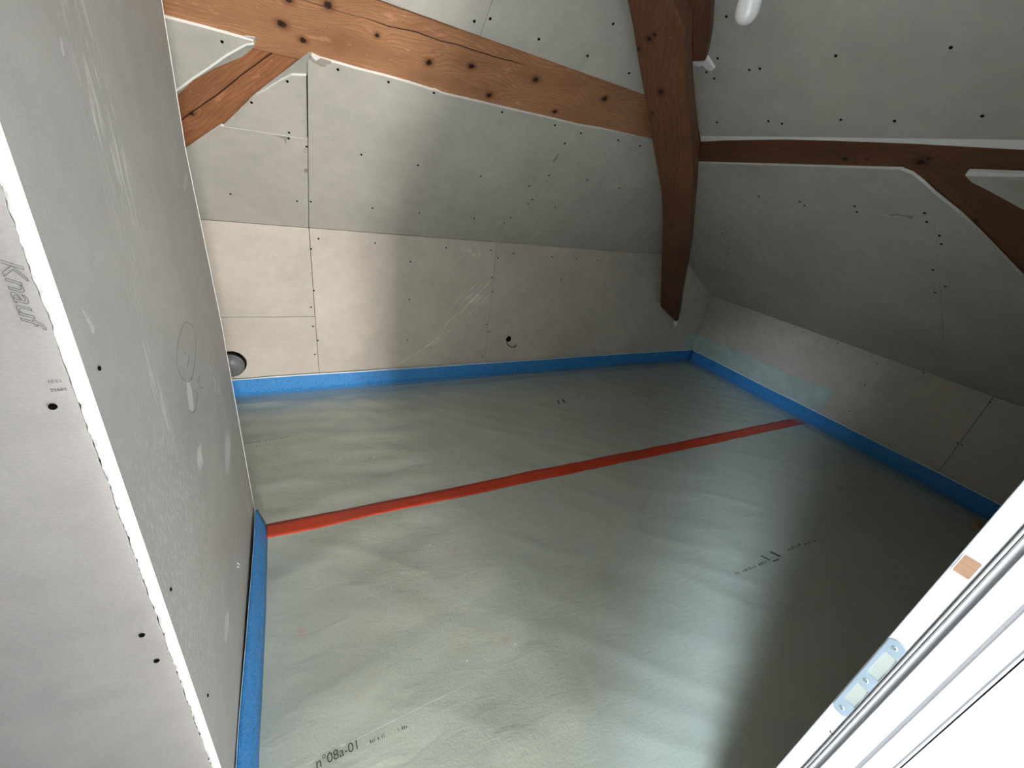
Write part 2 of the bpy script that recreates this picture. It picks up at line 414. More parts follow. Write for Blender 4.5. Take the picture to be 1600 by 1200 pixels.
# small triangle between beam and brace
tri = [sb(*p) for p in [(235, 22), (262, 29), (320, 44), (396, 65), (384, 68), (354, 84), (326, 104), (300, 121), (276, 139), (240, 168)]]
sheet(P_sback, tri, ceil_back, m_board)
# upper sheets above the beam
vt1 = sb(597, 1)[1]; vt2 = sb(1005, 148)[1]
xs = 0.4715*S
def vtop(x): return vt1 + (vt2-vt1)*(x - sb(597, 1)[0])/(sb(1005, 148)[0]-sb(597, 1)[0])
sheet(P_sback, [(-1.2*S, vtop(-1.2*S)), (xs-g*.5, vtop(xs)), (xs-g*.5, vb_top), (-1.2*S, vb_top)], ceil_back, m_board)
hv = vtop(1.2*S)
sheet(P_sback, [(xs+g*.5, vtop(xs)), (hip_b(hv), hv), (hip_b(vb_top), vb_top), (xs+g*.5, vb_top)], ceil_back, m_board)
# --- slope over the right wall
vr_top = (ZC-ZR)/math.sin(TR)*S
pl_low = sr(1088, 255)[1]; pl_top = sr(1090, 219)[1]
def vlo(u):
    a = sr(1090, 255); b = sr(1420, 266); return a[1] + (b[1]-a[1])*(u-a[0])/(b[0]-a[0])
def vhi(u):
    a = sr(1090, 212); b = sr(1560, 218); return a[1] + (b[1]-a[1])*(u-a[0])/(b[0]-a[0])
ys = -0.602*S; vj = sr(1400, 338)[1]; vj2 = sr(1468, 379)[1]
v_k = (ZB-ZR)/math.sin(TR)*S
hk = hip_r(v_k)
sheet(P_sright, [(-YB*S, g), (ys-g*.2, g), (ys-g*.2, vj-.0004), (hip_r(vj), vj-.0004), (hk, v_k)], ceil_right, m_board)
brr = [sr(*p) for p in [(1406, 265), (1424, 272), (1440, 284), (1460, 303), (1500, 335), (1530, 364), (1565, 400), (1600, 436), (1660, 500)]]
sheet(P_sright, [(hip_r(vj), vj+.0004), (ys-g*.4, vj+.0004), brr[3], brr[2], brr[1], brr[0], (hip_r(vlo(0)), vlo(hip_r(vlo(0))))], ceil_right, m_board)
def edge_at(v):
    for a, b in zip(brr, brr[1:]):
        if min(a[1], b[1]) <= v <= max(a[1], b[1]):
            t = (v-a[1])/(b[1]-a[1]); return a[0]+(b[0]-a[0])*t
sheet(P_sright, [(ys+g*.2, g), (-0.045*S, g), (-0.045*S, brr[-1][1]-.05)] + [p for p in brr[::-1] if p[1] < vj2-.004] + [(edge_at(vj2), vj2-.0008), (ys+g*.5, vj2-.0008)], ceil_right, m_board)
sheet(P_sright, [(ys+g*.8, vj2+.0008), (edge_at(vj2), vj2+.0008)] + [p for p in brr[::-1] if vj2+.004 < p[1] < brr[3][1]-.001] + [brr[3], (ys+g*.8, brr[3][1])], ceil_right, m_board)
bt = [sr(*p) for p in [(1512, 277), (1519, 284), (1545, 297), (1600, 327), (1640, 350)]]
sheet(P_sright, [bt[0], bt[1], bt[2], bt[3], bt[4], (-0.045*S, bt[4][1]), (-0.045*S, bt[0][1])], ceil_right, m_board)
# upper sheets of the right slope, with the notch round the rafter stub
yu = -0.976*S
n1 = [sr(*p) for p in [(1068, 98), (1085, 94), (1101, 93), (1106, 84), (1109, 60), (1112, 22), (1116, -40)]]
h1 = hip_r(vhi(hip_r(pl_top)))
sheet(P_sright, [(h1, vhi(h1)), (yu-g*.15, vhi(yu)), (yu-g*.15, vr_top), (n1[-1][0], vr_top)] + n1[::-1] + [(hip_r(n1[0][1]), n1[0][1])], ceil_right, m_board)
sheet(P_sright, [(yu+g*.15, vhi(yu)), (-0.045*S, vhi(-0.045*S)), (-0.045*S, vr_top), (yu+g*.15, vr_top)], ceil_right, m_board)

# --- partition box on the left: side face towards the room, front face towards the hall
yf_t, yf_b = 0.4*S, 0.4*S
bm = bmesh.new(); box_bm(bm, (-0.95*S, 0.4*S+.03, 0), (XB*S-.03, 1.03*S, ZC*S))
wall_left = tag(link('wall_left', mesh(bm), None, (m_dark,)), kind='structure')
far = [P_side.uv(*p)[0] for p in ((252, 2), (290, 232), (403, 815))]
side_edge = [(0.4*S, 0.0), (1.098*S, 0.0), (1.083*S, .35*S), (P_side.uv(345, 500)[0], P_side.uv(345, 500)[1]), (P_side.uv(290, 233)[0], P_side.uv(290, 233)[1]), (P_side.uv(253, 3)[0], P_side.uv(253, 3)[1]), (1.04*S, ZC*S), (0.4*S, ZC*S)]
side = sheet(P_side, side_edge, wall_left, m_side)
# rough cut edge of that sheet, flush with the front board
fe = sorted([(0.0, -.0)] + [(z, 0) for z in (0,)])
def rough_strip():
    bm = bmesh.new(); prev = None
    nz = 420
    for i in range(nz+1):
        z = i/nz*ZC*S
        l = XB*S - 0.0150 + noise.noise(Vector((0, 3.1, z*22)))*0.0016 + noise.noise(Vector((5, 3.1, z*110)))*0.0022
        r = XB*S - 0.0004 + noise.noise(Vector((9, 1.1, z*160)))*0.0005
        row = []
        for k in range(5):
            t = k/4; x = l*(1-t)+r*t
            y = 0.4*S - 0.0006 + noise.noise(Vector((x*300, 7, z*160)))*0.0012 + (0.0012 if k in (0, 4) else 0)
            row.append(bm.verts.new((x, y, z)))
        if prev:
            for k in range(4): bm.faces.new([prev[k], prev[k+1], row[k+1], row[k]])
        prev = row
    return mesh(bm)
tag(link('cut_edge', rough_strip(), wall_left, (m_core,)), 'rough white gypsum edge of the cut sheet')
bead = [(P_side.uv(*p)) for p in ((403, 815), (345, 500), (290, 233), (253, 3))]
bpts = [(1.0975*S, .0), (bead[1][0]-.0004, bead[1][1]), (bead[2][0]-.0004, bead[2][1]), (bead[3][0]-.0004, bead[3][1]), (1.04*S, ZC*S)]
o = link('corner_edge', solid([(x-.0035-.0012*math.sin(z*9), z) for x, z in bpts] + [(x, z) for x, z in bpts[::-1]], .001), wall_left, (m_core, m_core), P_side.m @ Matrix.Translation((0, 0, .0008))); o['label'] = 'thin white strip along the bevel at the far corner'  # white strip laid on the side face along its bevelled far edge
# front board (ragged paper edge)
pts = [(-1.0*S, 0), (XB*S-.0145, 0)]
for i in range(1, 300):
    z = i/300*ZC*S
    pts.append((XB*S - .0145 + noise.noise(Vector((0, 3.1, z*22)))*0.0016 - .0018 + random.uniform(-.0014, .0008), z))
pts += [(XB*S-.0145, ZC*S), (-1.0*S, ZC*S)]
front = sheet(P_front, pts, wall_left, m_front, lift=-0.001)
# dark strip behind the ragged edge that keeps its gap dark
bm = bmesh.new(); box_bm(bm, (XB*S-.03, 0.4*S+.004, 0), (XB*S-.0126, 0.4*S+.012, ZC*S))
link('board_backing', mesh(bm), wall_left, (m_dark,))
# return face at the far end of the box
P_ret = Plane((0, 1.03+.02, 0), (-1,0,0), (0,0,1))
o = link('plasterboard', solid([(-XB*S+.014, 0), (0.95*S, 0), (0.95*S, ZC*S), (-XB*S+.014, ZC*S)], .0125), wall_left, (m_board, m_core), P_ret.m)
# pencil oval, scribble and pale dabs on the side board
def side_line(px, r_=.00035):
    return tube([P_side.hit(*p, off=.0004) for p in px], r_, 5)
oval = [(292+15*math.sin(t*.3927)+1.5*math.sin(t), 550-47*math.cos(t*.3927)) for t in range(0, 17)]
link('pencil_mark', side_line(oval), side, (m_ink,))['label'] = 'pencilled oval on the side board'
link('pencil_mark', side_line([(287,549),(291,553),(296,557),(294,566),(293,573)]), side, (m_ink,))
link('pencil_mark', side_line([(312,588),(310,596),(309,598)]), side, (m_ink,)); link('pencil_mark', side_line([(311,604),(318,607)]), side, (m_ink,))
link('pencil_mark', side_line([(304,611),(309,614),(307,632),(304,644),(298,645)]), side, (m_ink,))
for px in ([(125,478),(133,488),(141,500),(148,512),(147,522),(143,520),(139,508),(132,494)], [(291,592),(296,596),(300,612),(302,630),(303,643),(296,640),(293,620)], [(352,682),(358,676),(360,690),(358,735),(353,742),(351,712)], [(309,700),(316,692),(314,706),(318,722),(312,738),(307,720)],
           [(352,962),(357,952),(358,975),(354,1004),(350,1000)], [(287,24),(90,18),(92,22),(91,30)][1:], [(93,55),(97,62),(101,84),(99,90),(95,76)], [(290,268),(294,280),(289,300),(286,292)]):
    vs = [P_side.hit(*p, off=.0004) for p in px]
    link('plaster_smear', pmesh(vs, [tuple(range(len(vs)))], recalc=False), side, (m_smw,))
link('filler_dab', side_line([(371,880),(374,882),(373,886),(371,886)], .0016), side, (m_core,))['label'] = 'small white dab of filler'
# pencil/print marks on the front board
def text(body, plane, u, v, size, rot, mat, parent, off=0.0006, outline=False, shear=0.0, space=1.0, name='printed_text', sx=1.0):
    c = bpy.data.curves.new(name, 'FONT'); c.body = body; c.size = size; c.shear = shear; c.space_character = space
    if outline: c.fill_mode = 'NONE'; c.bevel_depth = 0.00022
    else: c.extrude = 0.0001
    o = bpy.data.objects.new(name, c); c.materials.append(mat)
    h = plane.uv(u, v)
    COL.objects.link(o)
    mx = plane.m @ Matrix.Translation((h[0], h[1], off)) @ Matrix.Rotation(rot, 4, 'Z') @ Matrix.Diagonal((sx, 1, 1, 1))
    o.matrix_world = mx
    if parent is not None:
        o.parent = parent; o.matrix_parent_inverse = WM[parent.name].inverted()
    WM[o.name] = mx
    return o
text('Knauf', P_front, -5, 401, 0.0235, -math.pi/2, m_ink, front, outline=True, shear=0.35, space=1.0, sx=1.25)
text('24922', P_front, 105, 606, 0.0048, math.pi, m_ink, front, sx=1.2)
text('12:31', P_front, 97, 593, 0.0048, math.pi, m_ink, front, sx=1.2)

# ------------------------------------------------------------------ screws
def screw_mesh(r):
    bm = bmesh.new(); n = 14; prof = [(r*1.0, -0.0006), (r*.93, 0.0010), (r*.55, 0.0003), (r*.2, 0.0000)]
    rings = [[bm.verts.new((a*math.cos(2*math.pi*k/n), a*math.sin(2*math.pi*k/n), z+0.0009)) for k in range(n)] for a, z in prof]
    for a, b in zip(rings, rings[1:]):
        for k in range(n): bm.faces.new([a[k], a[(k+1) % n], b[(k+1) % n], b[k]])
    bm.faces.new(rings[-1])
    me = bpy.data.meshes.new('screw'); bm.to_mesh(me); bm.free(); me.materials.append(m_screw); return me
ms = screw_mesh(0.0052); ms_s = screw_mesh(0.0040)
def screws(plane, lst, me=ms):
    for (u, v) in lst:
        uv = plane.uv(u, v); par = None
        for (pl, poly, o) in SHEETS:
            if pl is plane and inside(uv, poly): par = o; break
        if par is None:
            best = None
            for (pl, poly, o) in SHEETS:
                if pl is plane:
                    for q in poly:
                        d = math.dist(q, uv)
                        if best is None or d < best[0]: best = (d, o)
            par = best[1]
        link('screw', me, par, (), plane.m @ Matrix.Translation((uv[0], uv[1], 0)) @ Matrix.Rotation(random.random()*6, 4, 'Z'))
screws(P_back, [(497.6,373),(486,389),(490.5,454),(486,480),(489,510),(496.5,532),(492,554),(586,380),(641.6,409),(639.6,468),(636,531),(697,387),(767,391),(778,403),(768,433),(770,456),(760,507),(754,557),(802,396),(862,401),(901,404),(934,407),(877,437),(765,518)])
screws(P_sback, [(360,303),(464,314),(485.6,315),(582,325),(655.6,332.5),(741,341),(798,340),(787.5,348),(528,108.5),(607,128),(678,145),(784.6,175),(867,195.6),(907.5,208),(882.6,224),(966,219),(1000,228),(564.5,241.5),(653,258),(751,275),(857.6,274),(827,290.5),(832,311.5),(825,318.5),(917,281),(968,294),(867,324),(479,229),(741,33),(766,29),(842,61),(918,87),(958,37),(983,114),(347,65),(449,127),(393,160),(451.6,207),(451,216)])
screws(P_sright, [(1135,25.6),(1121.5,91),(1104,112.6),(1116,122.5),(1171,109),(1187.5,107),(1306,87),(1486,74),(1200.7,189),(1222,193),(1314,187),(1398,189),(1535,181),(1120,191),(1250,315),(1257,321),(1335.6,322),(1339,331),(1445,333),(1448,346.5),(1468,368),(1471,381),(1457.7,421.6),(1477,447.6),(1461,457),(1186,307),(1128,364.6),(1138,388)])
screws(P_right, [(1184,495),(1255.6,518),(1240,535),(1309,536.6),(1370,568),(1443,582.5),(1351,601.6),(1221,577.5),(1327,642.5),(1496,692),(1503,695),(1547,629)], ms_s)
screws(P_front, [(83,635),(222,992),(245,1032)], ms_s)
screws(P_side, [(153.7,575.7),(266,921),(324,1087)], screw_mesh(0.0030))
# faint print blocks on the slope sheet right of the seam, and adhesive smears
def quads_on(plane, lst, mat, parent, name, off=0.0005):
    vs, fs = [], []
    for q in lst:
        k = len(vs)
        for p in q: vs.append(plane.hit(*p, off=off) )
        fs.append(tuple(range(k, k+len(q))))
    inv = WM[parent.name].inverted()
    o = link(name, pmesh(vs, fs, recalc=False), parent, (mat,), Matrix())
    return o
def sheet_at(plane, u, v):
    uv = plane.uv(u, v)
    for (pl, poly, o) in SHEETS:
        if pl is plane and inside(uv, poly): return o
m_stamp = simple('faint_stamp', (0.25, 0.24, 0.215), 0.8)
quads_on(P_sback, [[(475,264),(481,264),(481.5,270),(475.5,270)], [(474,233),(480,233.6),(480,234.6),(474,234)], [(474,237),(480,237.6),(480,238.4),(474,238)]], m_stamp, sheet_at(P_sback, 500, 260), 'printed_mark')
m_smear = simple('grey_smear', (0.30, 0.295, 0.265), 0.8)
quads_on(P_sback, [[(862,254),(869,243),(874,238),(872,246),(866,254)]], m_smear, sheet_at(P_sback, 860, 250), 'adhesive_smear')
quads_on(P_sback, [[(427,211.5),(452,214),(453,219),(448,218),(447,227),(443,217),(436,214.5)]], m_smear, sheet_at(P_sback, 440, 230), 'adhesive_smear')
quads_on(P_sright, [[(1386,337),(1392,334.5),(1404,334.5),(1411,336.5),(1427,337),(1424,344),(1416,338.5),(1404,336.5),(1392,337.5)]], m_smear, sheet_at(P_sright, 1380, 345), 'adhesive_smear')

# ------------------------------------------------------------------ timber frame
def frame_matrix(o, x, y):
    x = Vector(x).normalized(); y = Vector(y); y = (y - x*y.dot(x)).normalized(); z = x.cross(y)
    return Matrix(((x.x,y.x,z.x,o.x),(x.y,y.y,z.y,o.y),(x.z,y.z,z.z,o.z),(0,0,0,1)))
def bevel(o, w=0.004, seg=2):
    m = o.modifiers.new('b', 'BEVEL'); m.width = w; m.segments = seg; m.limit_method = 'ANGLE'; m.angle_limit = 0.6
def timber(name, plane, outline, depth, off, mat, axis, label, cat='timber beam', wob=0.0):
    """prism with the given outline (plane uv, metres), front face 'off' metres in front of the plane; local x runs along the timber"""
    a = Vector(axis[0]); b = Vector(axis[1]); d = (b-a).normalized(); nn = Vector((-d.y, d.x))
    loc = [((Vector(p)-a).dot(d), (Vector(p)-a).dot(nn)) for p in outline]
    if wob:
        out = []
        for i, p in enumerate(loc):
            q = loc[(i+1) % len(loc)]; L = math.dist(p, q); k = max(1, int(L/.05))
            for j in range(k):
                t = j/k; x = p[0]+(q[0]-p[0])*t; y = p[1]+(q[1]-p[1])*t
                if j: y += noise.noise(Vector((x*6, p[1]*10, 2)))*wob
                out.append((x, y))
        loc = out
    mx = plane.m @ Matrix.Translation((a.x, a.y, off)) @ Matrix(((d.x, nn.x, 0, 0), (d.y, nn.y, 0, 0), (0, 0, 1, 0), (0, 0, 0, 1)))
    o = link(name, solid(loc, depth), None, (mat, mat), mx); bevel(o)
    return tag(o, label, cat)
# big purlin over the back wall
def to_local(plane, axis, u, v):
    a = Vector(axis[0]); b = Vector(axis[1]); d = (b-a).normalized(); nn = Vector((-d.y, d.x)); p = Vector(plane.uv(u, v))-a
    return (p.dot(d), p.dot(nn))
ax = ((-1.1*S, sb(700, 142)[1]), (1.5*S, sb(700, 142)[1]))
K = [to_local(P_sback, ax, *p)+(r,) for p, r in [((441,43),.015),((474,68),.012),((513,13),.015),((671,102),.014),((738,108),.012),((765,153),.013),((838,128),.014),((868,178),.011),((946,158),.014),((735,38),.010),((452,5),.012),((590,60),.008)]]
c0 = to_local(P_sback, ax, 560, 35); c1 = to_local(P_sback, ax, 830, 105)
m_p1 = wood('pine_purlin', RED_L, RED_M, RED_D, K, [(c0[0], c1[0], (c0[1]+c1[1])/2, 0.05, .0028), (c0[0]-.8, c0[0]+.05, c0[1]+.01, .03, .0014)], seed=1.3, paint=.55)
vl = sb(700, 142)[1]
timber('timber_beam', P_sback, [(-1.1*S, vl-.035), (hip_b(vl)+.05, vl-.03), (hip_b(vl)-.15, vtop(1.1*S)+.04), (-1.1*S, vtop(-1.1*S)+.04)], 0.07, -0.0135, m_p1, ax,
       'wide knotty reddish-brown horizontal timber beam across the sloping ceiling over the back wall')
# purlin over the right wall
ax = ((hip_r(pl_low), vlo(hip_r(pl_low))), (0.0, vlo(0)))
K = [to_local(P_sright, ax, *p)+(r,) for p, r in [((1317,252),.012),((1435,258),.016),((1447,252),.008),((1350,253),.006)]]
m_p2 = wood('dark_purlin', DK_L, DK_M, DK_D, K, (), seed=4.1, freq=.7)
h2 = hip_r(pl_low)
timber('timber_beam', P_sright, [(h2-.02, vlo(h2)-.02), (-0.045*S, vlo(-0.045*S)-.02), (-0.045*S, vhi(-0.045*S)+.02), (h2+.08, vhi(h2)+.02)], 0.07, -0.0135, m_p2, ax,
       'slim dark brown horizontal beam above the right-hand sloping wall, running out of frame right')
# white cut strip along the top of that beam
st = [sr(1089, 214), sr(1150, 212), sr(1226, 217.5), sr(1300, 220), sr(1420, 224), sr(1600, 235), sr(1800, 247)]
stt = [sr(1096, 211), sr(1220, 213), sr(1420, 217), sr(1600, 218), sr(1800, 224)]
stl = [sr(1091, 222), sr(1130, 220), sr(1180, 219), sr(1226, 218.5), sr(1300, 220.5), sr(1420, 225), sr(1600, 235), sr(1760, 245)]
stu = [sr(1760, 208), sr(1600, 208), sr(1420, 208), sr(1228, 200), sr(1220, 200), sr(1094, 198)]
o = link('gypsum_strip', solid(stl+stu, 0.014), ceil_right, (m_core, m_core), P_sright.m @ Matrix.Translation((0, 0, -0.002)))
o['label'] = 'white cut gypsum edge along the top of the dark beam'
# braces
ax = (sb(285, 195), sb(441, 80))
m_b1 = wood('pine_brace', (0.44,0.20,0.095), (0.30,0.125,0.055), RED_D, [to_local(P_sback, ax, 300, 185)+(.01,)], [(-.4, .8, to_local(P_sback, ax, 345, 150)[1], 0.02, .003)], seed=7.7, paint=.6, freq=.6)
timber('timber_brace', P_sback, [sb(*p) for p in [(160, 215), (262, 140), (300, 112), (350, 78), (388, 55), (430, 50), (505, 60), (505, 88), (415, 155), (365, 205), (303, 252), (210, 320)]], 0.05, -0.021, m_b1, ax,
       'reddish diagonal brace under the wide beam beside the left partition, cracked along its length', 'timber brace')
# grey vapour film seen in the cut-out beside the brace
m_lin = simple('grey_lining', (0.34,0.34,0.30), .6, bump=(30, .001, .06))
fl = [sb(*p) for p in [(240, 150), (276, 130), (326, 96), (384, 60), (399, 62), (400, 69), (396, 78), (379, 92), (336, 110), (302, 129), (284, 146), (272, 158), (245, 180)]]
o = link('lining_flap', solid(fl, 0.003), ceil_back, (m_lin, m_core), P_sback.m @ Matrix.Translation((0, 0, -0.0095))); o['label'] = 'pale curled lining at the cut-out above the brace'
o = link('gypsum_strip', solid([sb(*p) for p in [(262, 147), (276, 139), (300, 121), (326, 104), (354, 84), (384, 68), (397, 66), (397, 70), (385, 71), (355, 88), (327, 107.5), (301, 125), (277, 143), (262, 152)]], .002), ceil_back, (m_core, m_core), P_sback.m @ Matrix.Translation((0, 0, 0.0012))); o['label'] = 'white cut gypsum edge above the brace'
fl = [sb(*p) for p in [(390, 158), (400, 149.5), (483, 86), (489, 90), (489, 106), (476, 126), (440, 136), (418, 148)]]
o = link('lining_flap', solid(fl, 0.002), ceil_back, (m_lin, m_core), P_sback.m @ Matrix.Translation((0, 0, -0.0105)))
o['label'] = 'pale lining in the narrow gap under the brace'
# torn paper patch and filler at the brace foot
m_tear = simple('torn_board_brown', (0.36, 0.31, 0.26), .9, bump=(120, .001, .1))
quads_on(P_sback, [[(485,88),(497,90),(509,93),(518,96),(517,100),(510,101),(509,105),(500,104),(494,100),(488,97),(483,92)]], m_tear, sheet_at(P_sback, 520, 150), 'torn_paper', .0006)
quads_on(P_sback, [[(486,86),(496,87.5),(503,90),(500,91),(494,95),(490,92)]], m_core, sheet_at(P_sback, 520, 150), 'filler_patch', .003)
ax = (sr(1467, 267), sr(1600, 385))
m_b2 = wood('dark_brace', DK_L, DK_M, DK_D, [to_local(P_sright, ax, 1520, 350)+(.008,)], (), seed=9.2, freq=.6)
timber('timber_brace', P_sright, [sr(*p) for p in [(1395, 250), (1540, 250), (1540, 280), (1580, 300), (1660, 340), (1780, 400), (1780, 640), (1590, 447), (1555, 411), (1520, 375), (1490, 346), (1450, 314), (1408, 276)]], 0.05, -0.0165, m_b2, ax,
       'dark diagonal brace dropping from the slim beam at the right edge', 'timber brace')
# white reveal edges round the right brace
o = link('gypsum_strip', solid([sr(*p) for p in [(1512, 267.5), (1760, 277), (1760, 285), (1600, 276), (1520, 275), (1508, 274)]], .012), ceil_right, (m_core, m_core), P_sright.m @ Matrix.Translation((0, 0, 0.002)))
o['label'] = 'white cut gypsum edge below the dark beam at far right'
o = link('gypsum_strip', solid([sr(*p) for p in [(1508, 274), (1530, 285), (1600, 318), (1700, 372), (1700, 380), (1600, 328), (1545, 298), (1519, 285)]], .012), ceil_right, (m_board, m_core), P_sright.m @ Matrix.Translation((0, 0, 0.0005)))

# crooked hip post: sections follow its path, four corners each
d1 = Vector((-0.98, -0.60, 0.90)); lat = Vector((0.65, -0.75, 0)); lat.normalize()
P_post = Plane((2.10, 1.765, 0.33), tuple(lat), tuple(d1))
# rows: left px, arris px, right px
rows = [((975,-60),(1030,-60),(1044,-60)), ((980,0),(1034,0),(1051,0)), ((990,50),(1037,50),(1070,50)), ((997,95),(1038,95),(1070,97)), ((1006,145),(1041,145),(1074,150)), ((1013,190),(1044,190),(1078,190)),
        ((1019,222),(1048,225),(1082,222)), ((1024,250),(1051,255),(1084,255)), ((1033,300),(1056,300),(1083,300)), ((1035,340),(1060,340),(1080,340)), ((1034,385),(1061,385),(1077,385)),
        ((1033,430),(1061,430),(1070,430)), ((1032,472),(1058,472),(1063,472)), ((1032,479),(1056,503),(1060,499))]
PD = [(-60, 1.255), (0, 1.311), (50, 1.352), (95, 1.40), (147, 1.455), (190, 1.52), (225, 1.583), (300, 1.76), (340, 1.90), (385, 2.15), (430, 2.44), (472, 2.82), (479, 2.88), (503, 3.02)]
def pdist(y):
    for (a, da), (b, db) in zip(PD, PD[1:]):
        if y <= b: return (da+(db-da)*(y-a)/(b-a))*S
    return PD[-1][1]*S
def post_mesh():
    bm = bmesh.new(); rings = []
    nrm = P_post.n if P_post.n.dot(CAM - P_post.o) > 0 else -P_post.n
    for (L, A, R) in rows:
        l = CAM + ray(*L)*pdist(L[1]); r = CAM + ray(*R)*(pdist(R[1])*.985); a = CAM + ray(*A)*pdist(A[1])
        k = (CAM - a).normalized()
        a2 = a + k*0.035; c = (l+r)/2
        th = min(.10, .02+.5*(r-l).length)
        ring = [l, l*.35+a2*.65, a2, a2*.6+r*.4, r, r - nrm*th, c - nrm*th*1.1, l - nrm*th]
        rings.append([bm.verts.new(p) for p in ring])
    for a, b in zip(rings, rings[1:]):
        for k in range(8): bm.faces.new([a[k], a[(k+1) % 8], b[(k+1) % 8], b[k]])
    bm.faces.new(rings[0]); bm.faces.new(rings[-1][::-1])
    return mesh(bm)
me = post_mesh()
o0 = P_post.hit(1058, 480); mxp = frame_matrix(o0, d1, lat)
me.transform(mxp.inverted())
def plocal(u, v):
    p = mxp.inverted() @ (CAM + ray(u, v)*pdist(v)); return (p.x, p.y)
K = [plocal(*p)+(r,) for p, r in [((1016,56),.011),((1025,48),.007),((1035,137),.014),((998,75),.010),((1049,350),.008),((1058,395),.008),((1043,411),.006),((1056,443),.006),((1020,174),.006)]]
m_post = wood('dark_post', (0.20,0.083,0.041), (0.13,0.052,0.025), DK_D, K, (), seed=2.2, freq=.5, paint=.12)
post = link('timber_post', me, None, (m_post,), mxp); bevel(post, .005)
for p in post.data.polygons: p.use_smooth = False
tag(post, 'crooked dark brown timber post slanting down into the far corner, tapering to a point', 'timber post')
# small wedge of older timber visible right of the post at beam height
bl = [P_sright.hit(*p, off=o_) for p, o_ in [((1070,175),.02),((1083,188),.02),((1089,212),.02),((1091,225),.02),((1085,256),.02),((1083,285),.02),((1065,300),.02),((1065,180),.02)]]
bb = [p - P_sright.n*.06 for p in bl]
n_ = len(bl)
o = link('timber_beam', pmesh(bl+bb, [tuple(range(n_)), tuple(range(2*n_-1, n_-1, -1))] + [(i, (i+1) % n_, (i+1) % n_+n_, i+n_) for i in range(n_)]), None, (m_p2,))
tag(o, 'short dark timber end wedged between the crooked post and the slim beam', 'timber beam')
# second rafter, behind the post at the top
vs = []
P_r2 = Plane((1.04, 1.08, 1.36), tuple(lat), (-0.75, -0.62, 0.62))
rr = [((1066,99),(1085,95),(1102,96)), ((1062,60),(1083,55),(1108,60)), ((1054,20),(1078,15),(1110,22)), ((1046,0),(1074,0),(1108,0)), ((1020,-70),(1060,-70),(1108,-70))]
bm = bmesh.new(); rings = []
nrm2 = P_r2.n if P_r2.n.dot(CAM-P_r2.o) > 0 else -P_r2.n
for (L, A, R) in rr:
    l = P_r2.hit(*L); a = P_r2.hit(*A); r = P_r2.hit(*R); k = (CAM-a).normalized()
    rings.append([bm.verts.new(p) for p in (l, a + k*.02, r, r-nrm2*.06, l-nrm2*.06)])
for a, b in zip(rings, rings[1:]):
    for k in range(5): bm.faces.new([a[k], a[(k+1) % 5], b[(k+1) % 5], b[k]])
bm.faces.new(rings[0]); bm.faces.new(rings[-1][::-1])
me = mesh(bm); mx2 = frame_matrix(P_r2.hit(1085, 60), (-0.75, -0.62, 0.62), lat); me.transform(mx2.inverted())
m_r2 = wood('dark_rafter', (0.17,0.07,0.032), (0.11,0.042,0.02), DK_D, (), (), seed=12.2, freq=.5)
o = link('timber_rafter', me, None, (m_r2,), mx2); bevel(o)
tag(o, 'short dark rafter stub entering the ceiling right beside the top of the post', 'timber rafter')
# torn gypsum pieces round that rafter
def shard(pts, plane, off, th, label, name='gypsum_shard'):
    q = [plane.uv(*p) for p in pts]
    o = link(name, solid(q, th), ceil_right, (m_core, m_core), plane.m @ Matrix.Translation((0, 0, off))); o['label'] = label
shard([(1071,99),(1080,95),(1092,93),(1101,93),(1103,86),(1107,86),(1113,96),(1118,104),(1114,108),(1106,104),(1100,98.5),(1095,100.5),(1084,98)], P_sright, .012, .012, 'torn white gypsum flap under the rafter stub')
shard([(1104,-20),(1115,-20),(1114,6),(1111,22),(1107,10)], P_sright, .010, .008, 'white gypsum sliver beside the rafter stub')
shard([(1052,504),(1054,500),(1058,503),(1057,509),(1053,510)], P_back, .004, .004, 'dab of white filler at the pointed foot of the post')

# ------------------------------------------------------------------ floor with foil
def fh(x, y):
    """height of the foil surface (metres)"""
    p = Vector((x, y, 0))
    h = 0.0050*noise.noise(Vector((x*1.6, y*2.2, 1.7)))
    a = 0.9 if x < 1.2 else 0.5
    rx, ry = x*math.cos(.3)+y*math.sin(.3), -x*math.sin(.3)+y*math.cos(.3)
    h += 0.0080*a*noise.noise(Vector((rx*2.0, ry*6.5, 4.2)))
    rx, ry = x*math.cos(-.7)+y*math.sin(-.7), -x*math.sin(-.7)+y*math.cos(-.7)
    rdg = 1-abs(noise.noise(Vector((rx*1.4, ry*6.0, 9.2))))*3.2
    h += 0.0042*max(0, rdg)*(1.0 if x > .8 else .5)
    # ripples along the left part of the far floor
    if y > 1.5 and x < 1.0:
        m = min(1, (1.0-x)/.5)*min(1, (y-1.5)/.2)
        h += 0.0050*m*noise.noise(Vector((x*2.5, y*11+x*1.2, 6.6)))
    return h
nx, ny = 300, 175
x0f, x1f, y0f, y1f = -0.93*S, XR*S, 0.045*S, YB*S
vs = []; fs = []
for j in range(ny+1):
    for i in range(nx+1):
        x = x0f + (x1f-x0f)*i/nx; y = y0f + (y1f-y0f)*j/ny
        vs.append((x, y, fh(x, y)))
for j in range(ny):
    for i in range(nx):
        a = j*(nx+1)+i; fs.append((a, a+1, a+nx+2, a+nx+1))
floor = tag(link('floor', pmesh(vs, fs, recalc=False), None, (m_foil,), smooth=True), 'silver-green foil insulation floor', kind='structure')
del floor['label']
bm = bmesh.new(); box_bm(bm, (-4.7*S, -8.2*S, -0.12), (2.7*S, 2.0*S, -0.02)); box_bm(bm, (-4.7*S, -8.2*S, -0.02), (1.75*S, 0.045*S, 0.0)); box_bm(bm, (-4.7*S, 0.045*S, -.02), (-0.93*S, .42*S, 0.0))
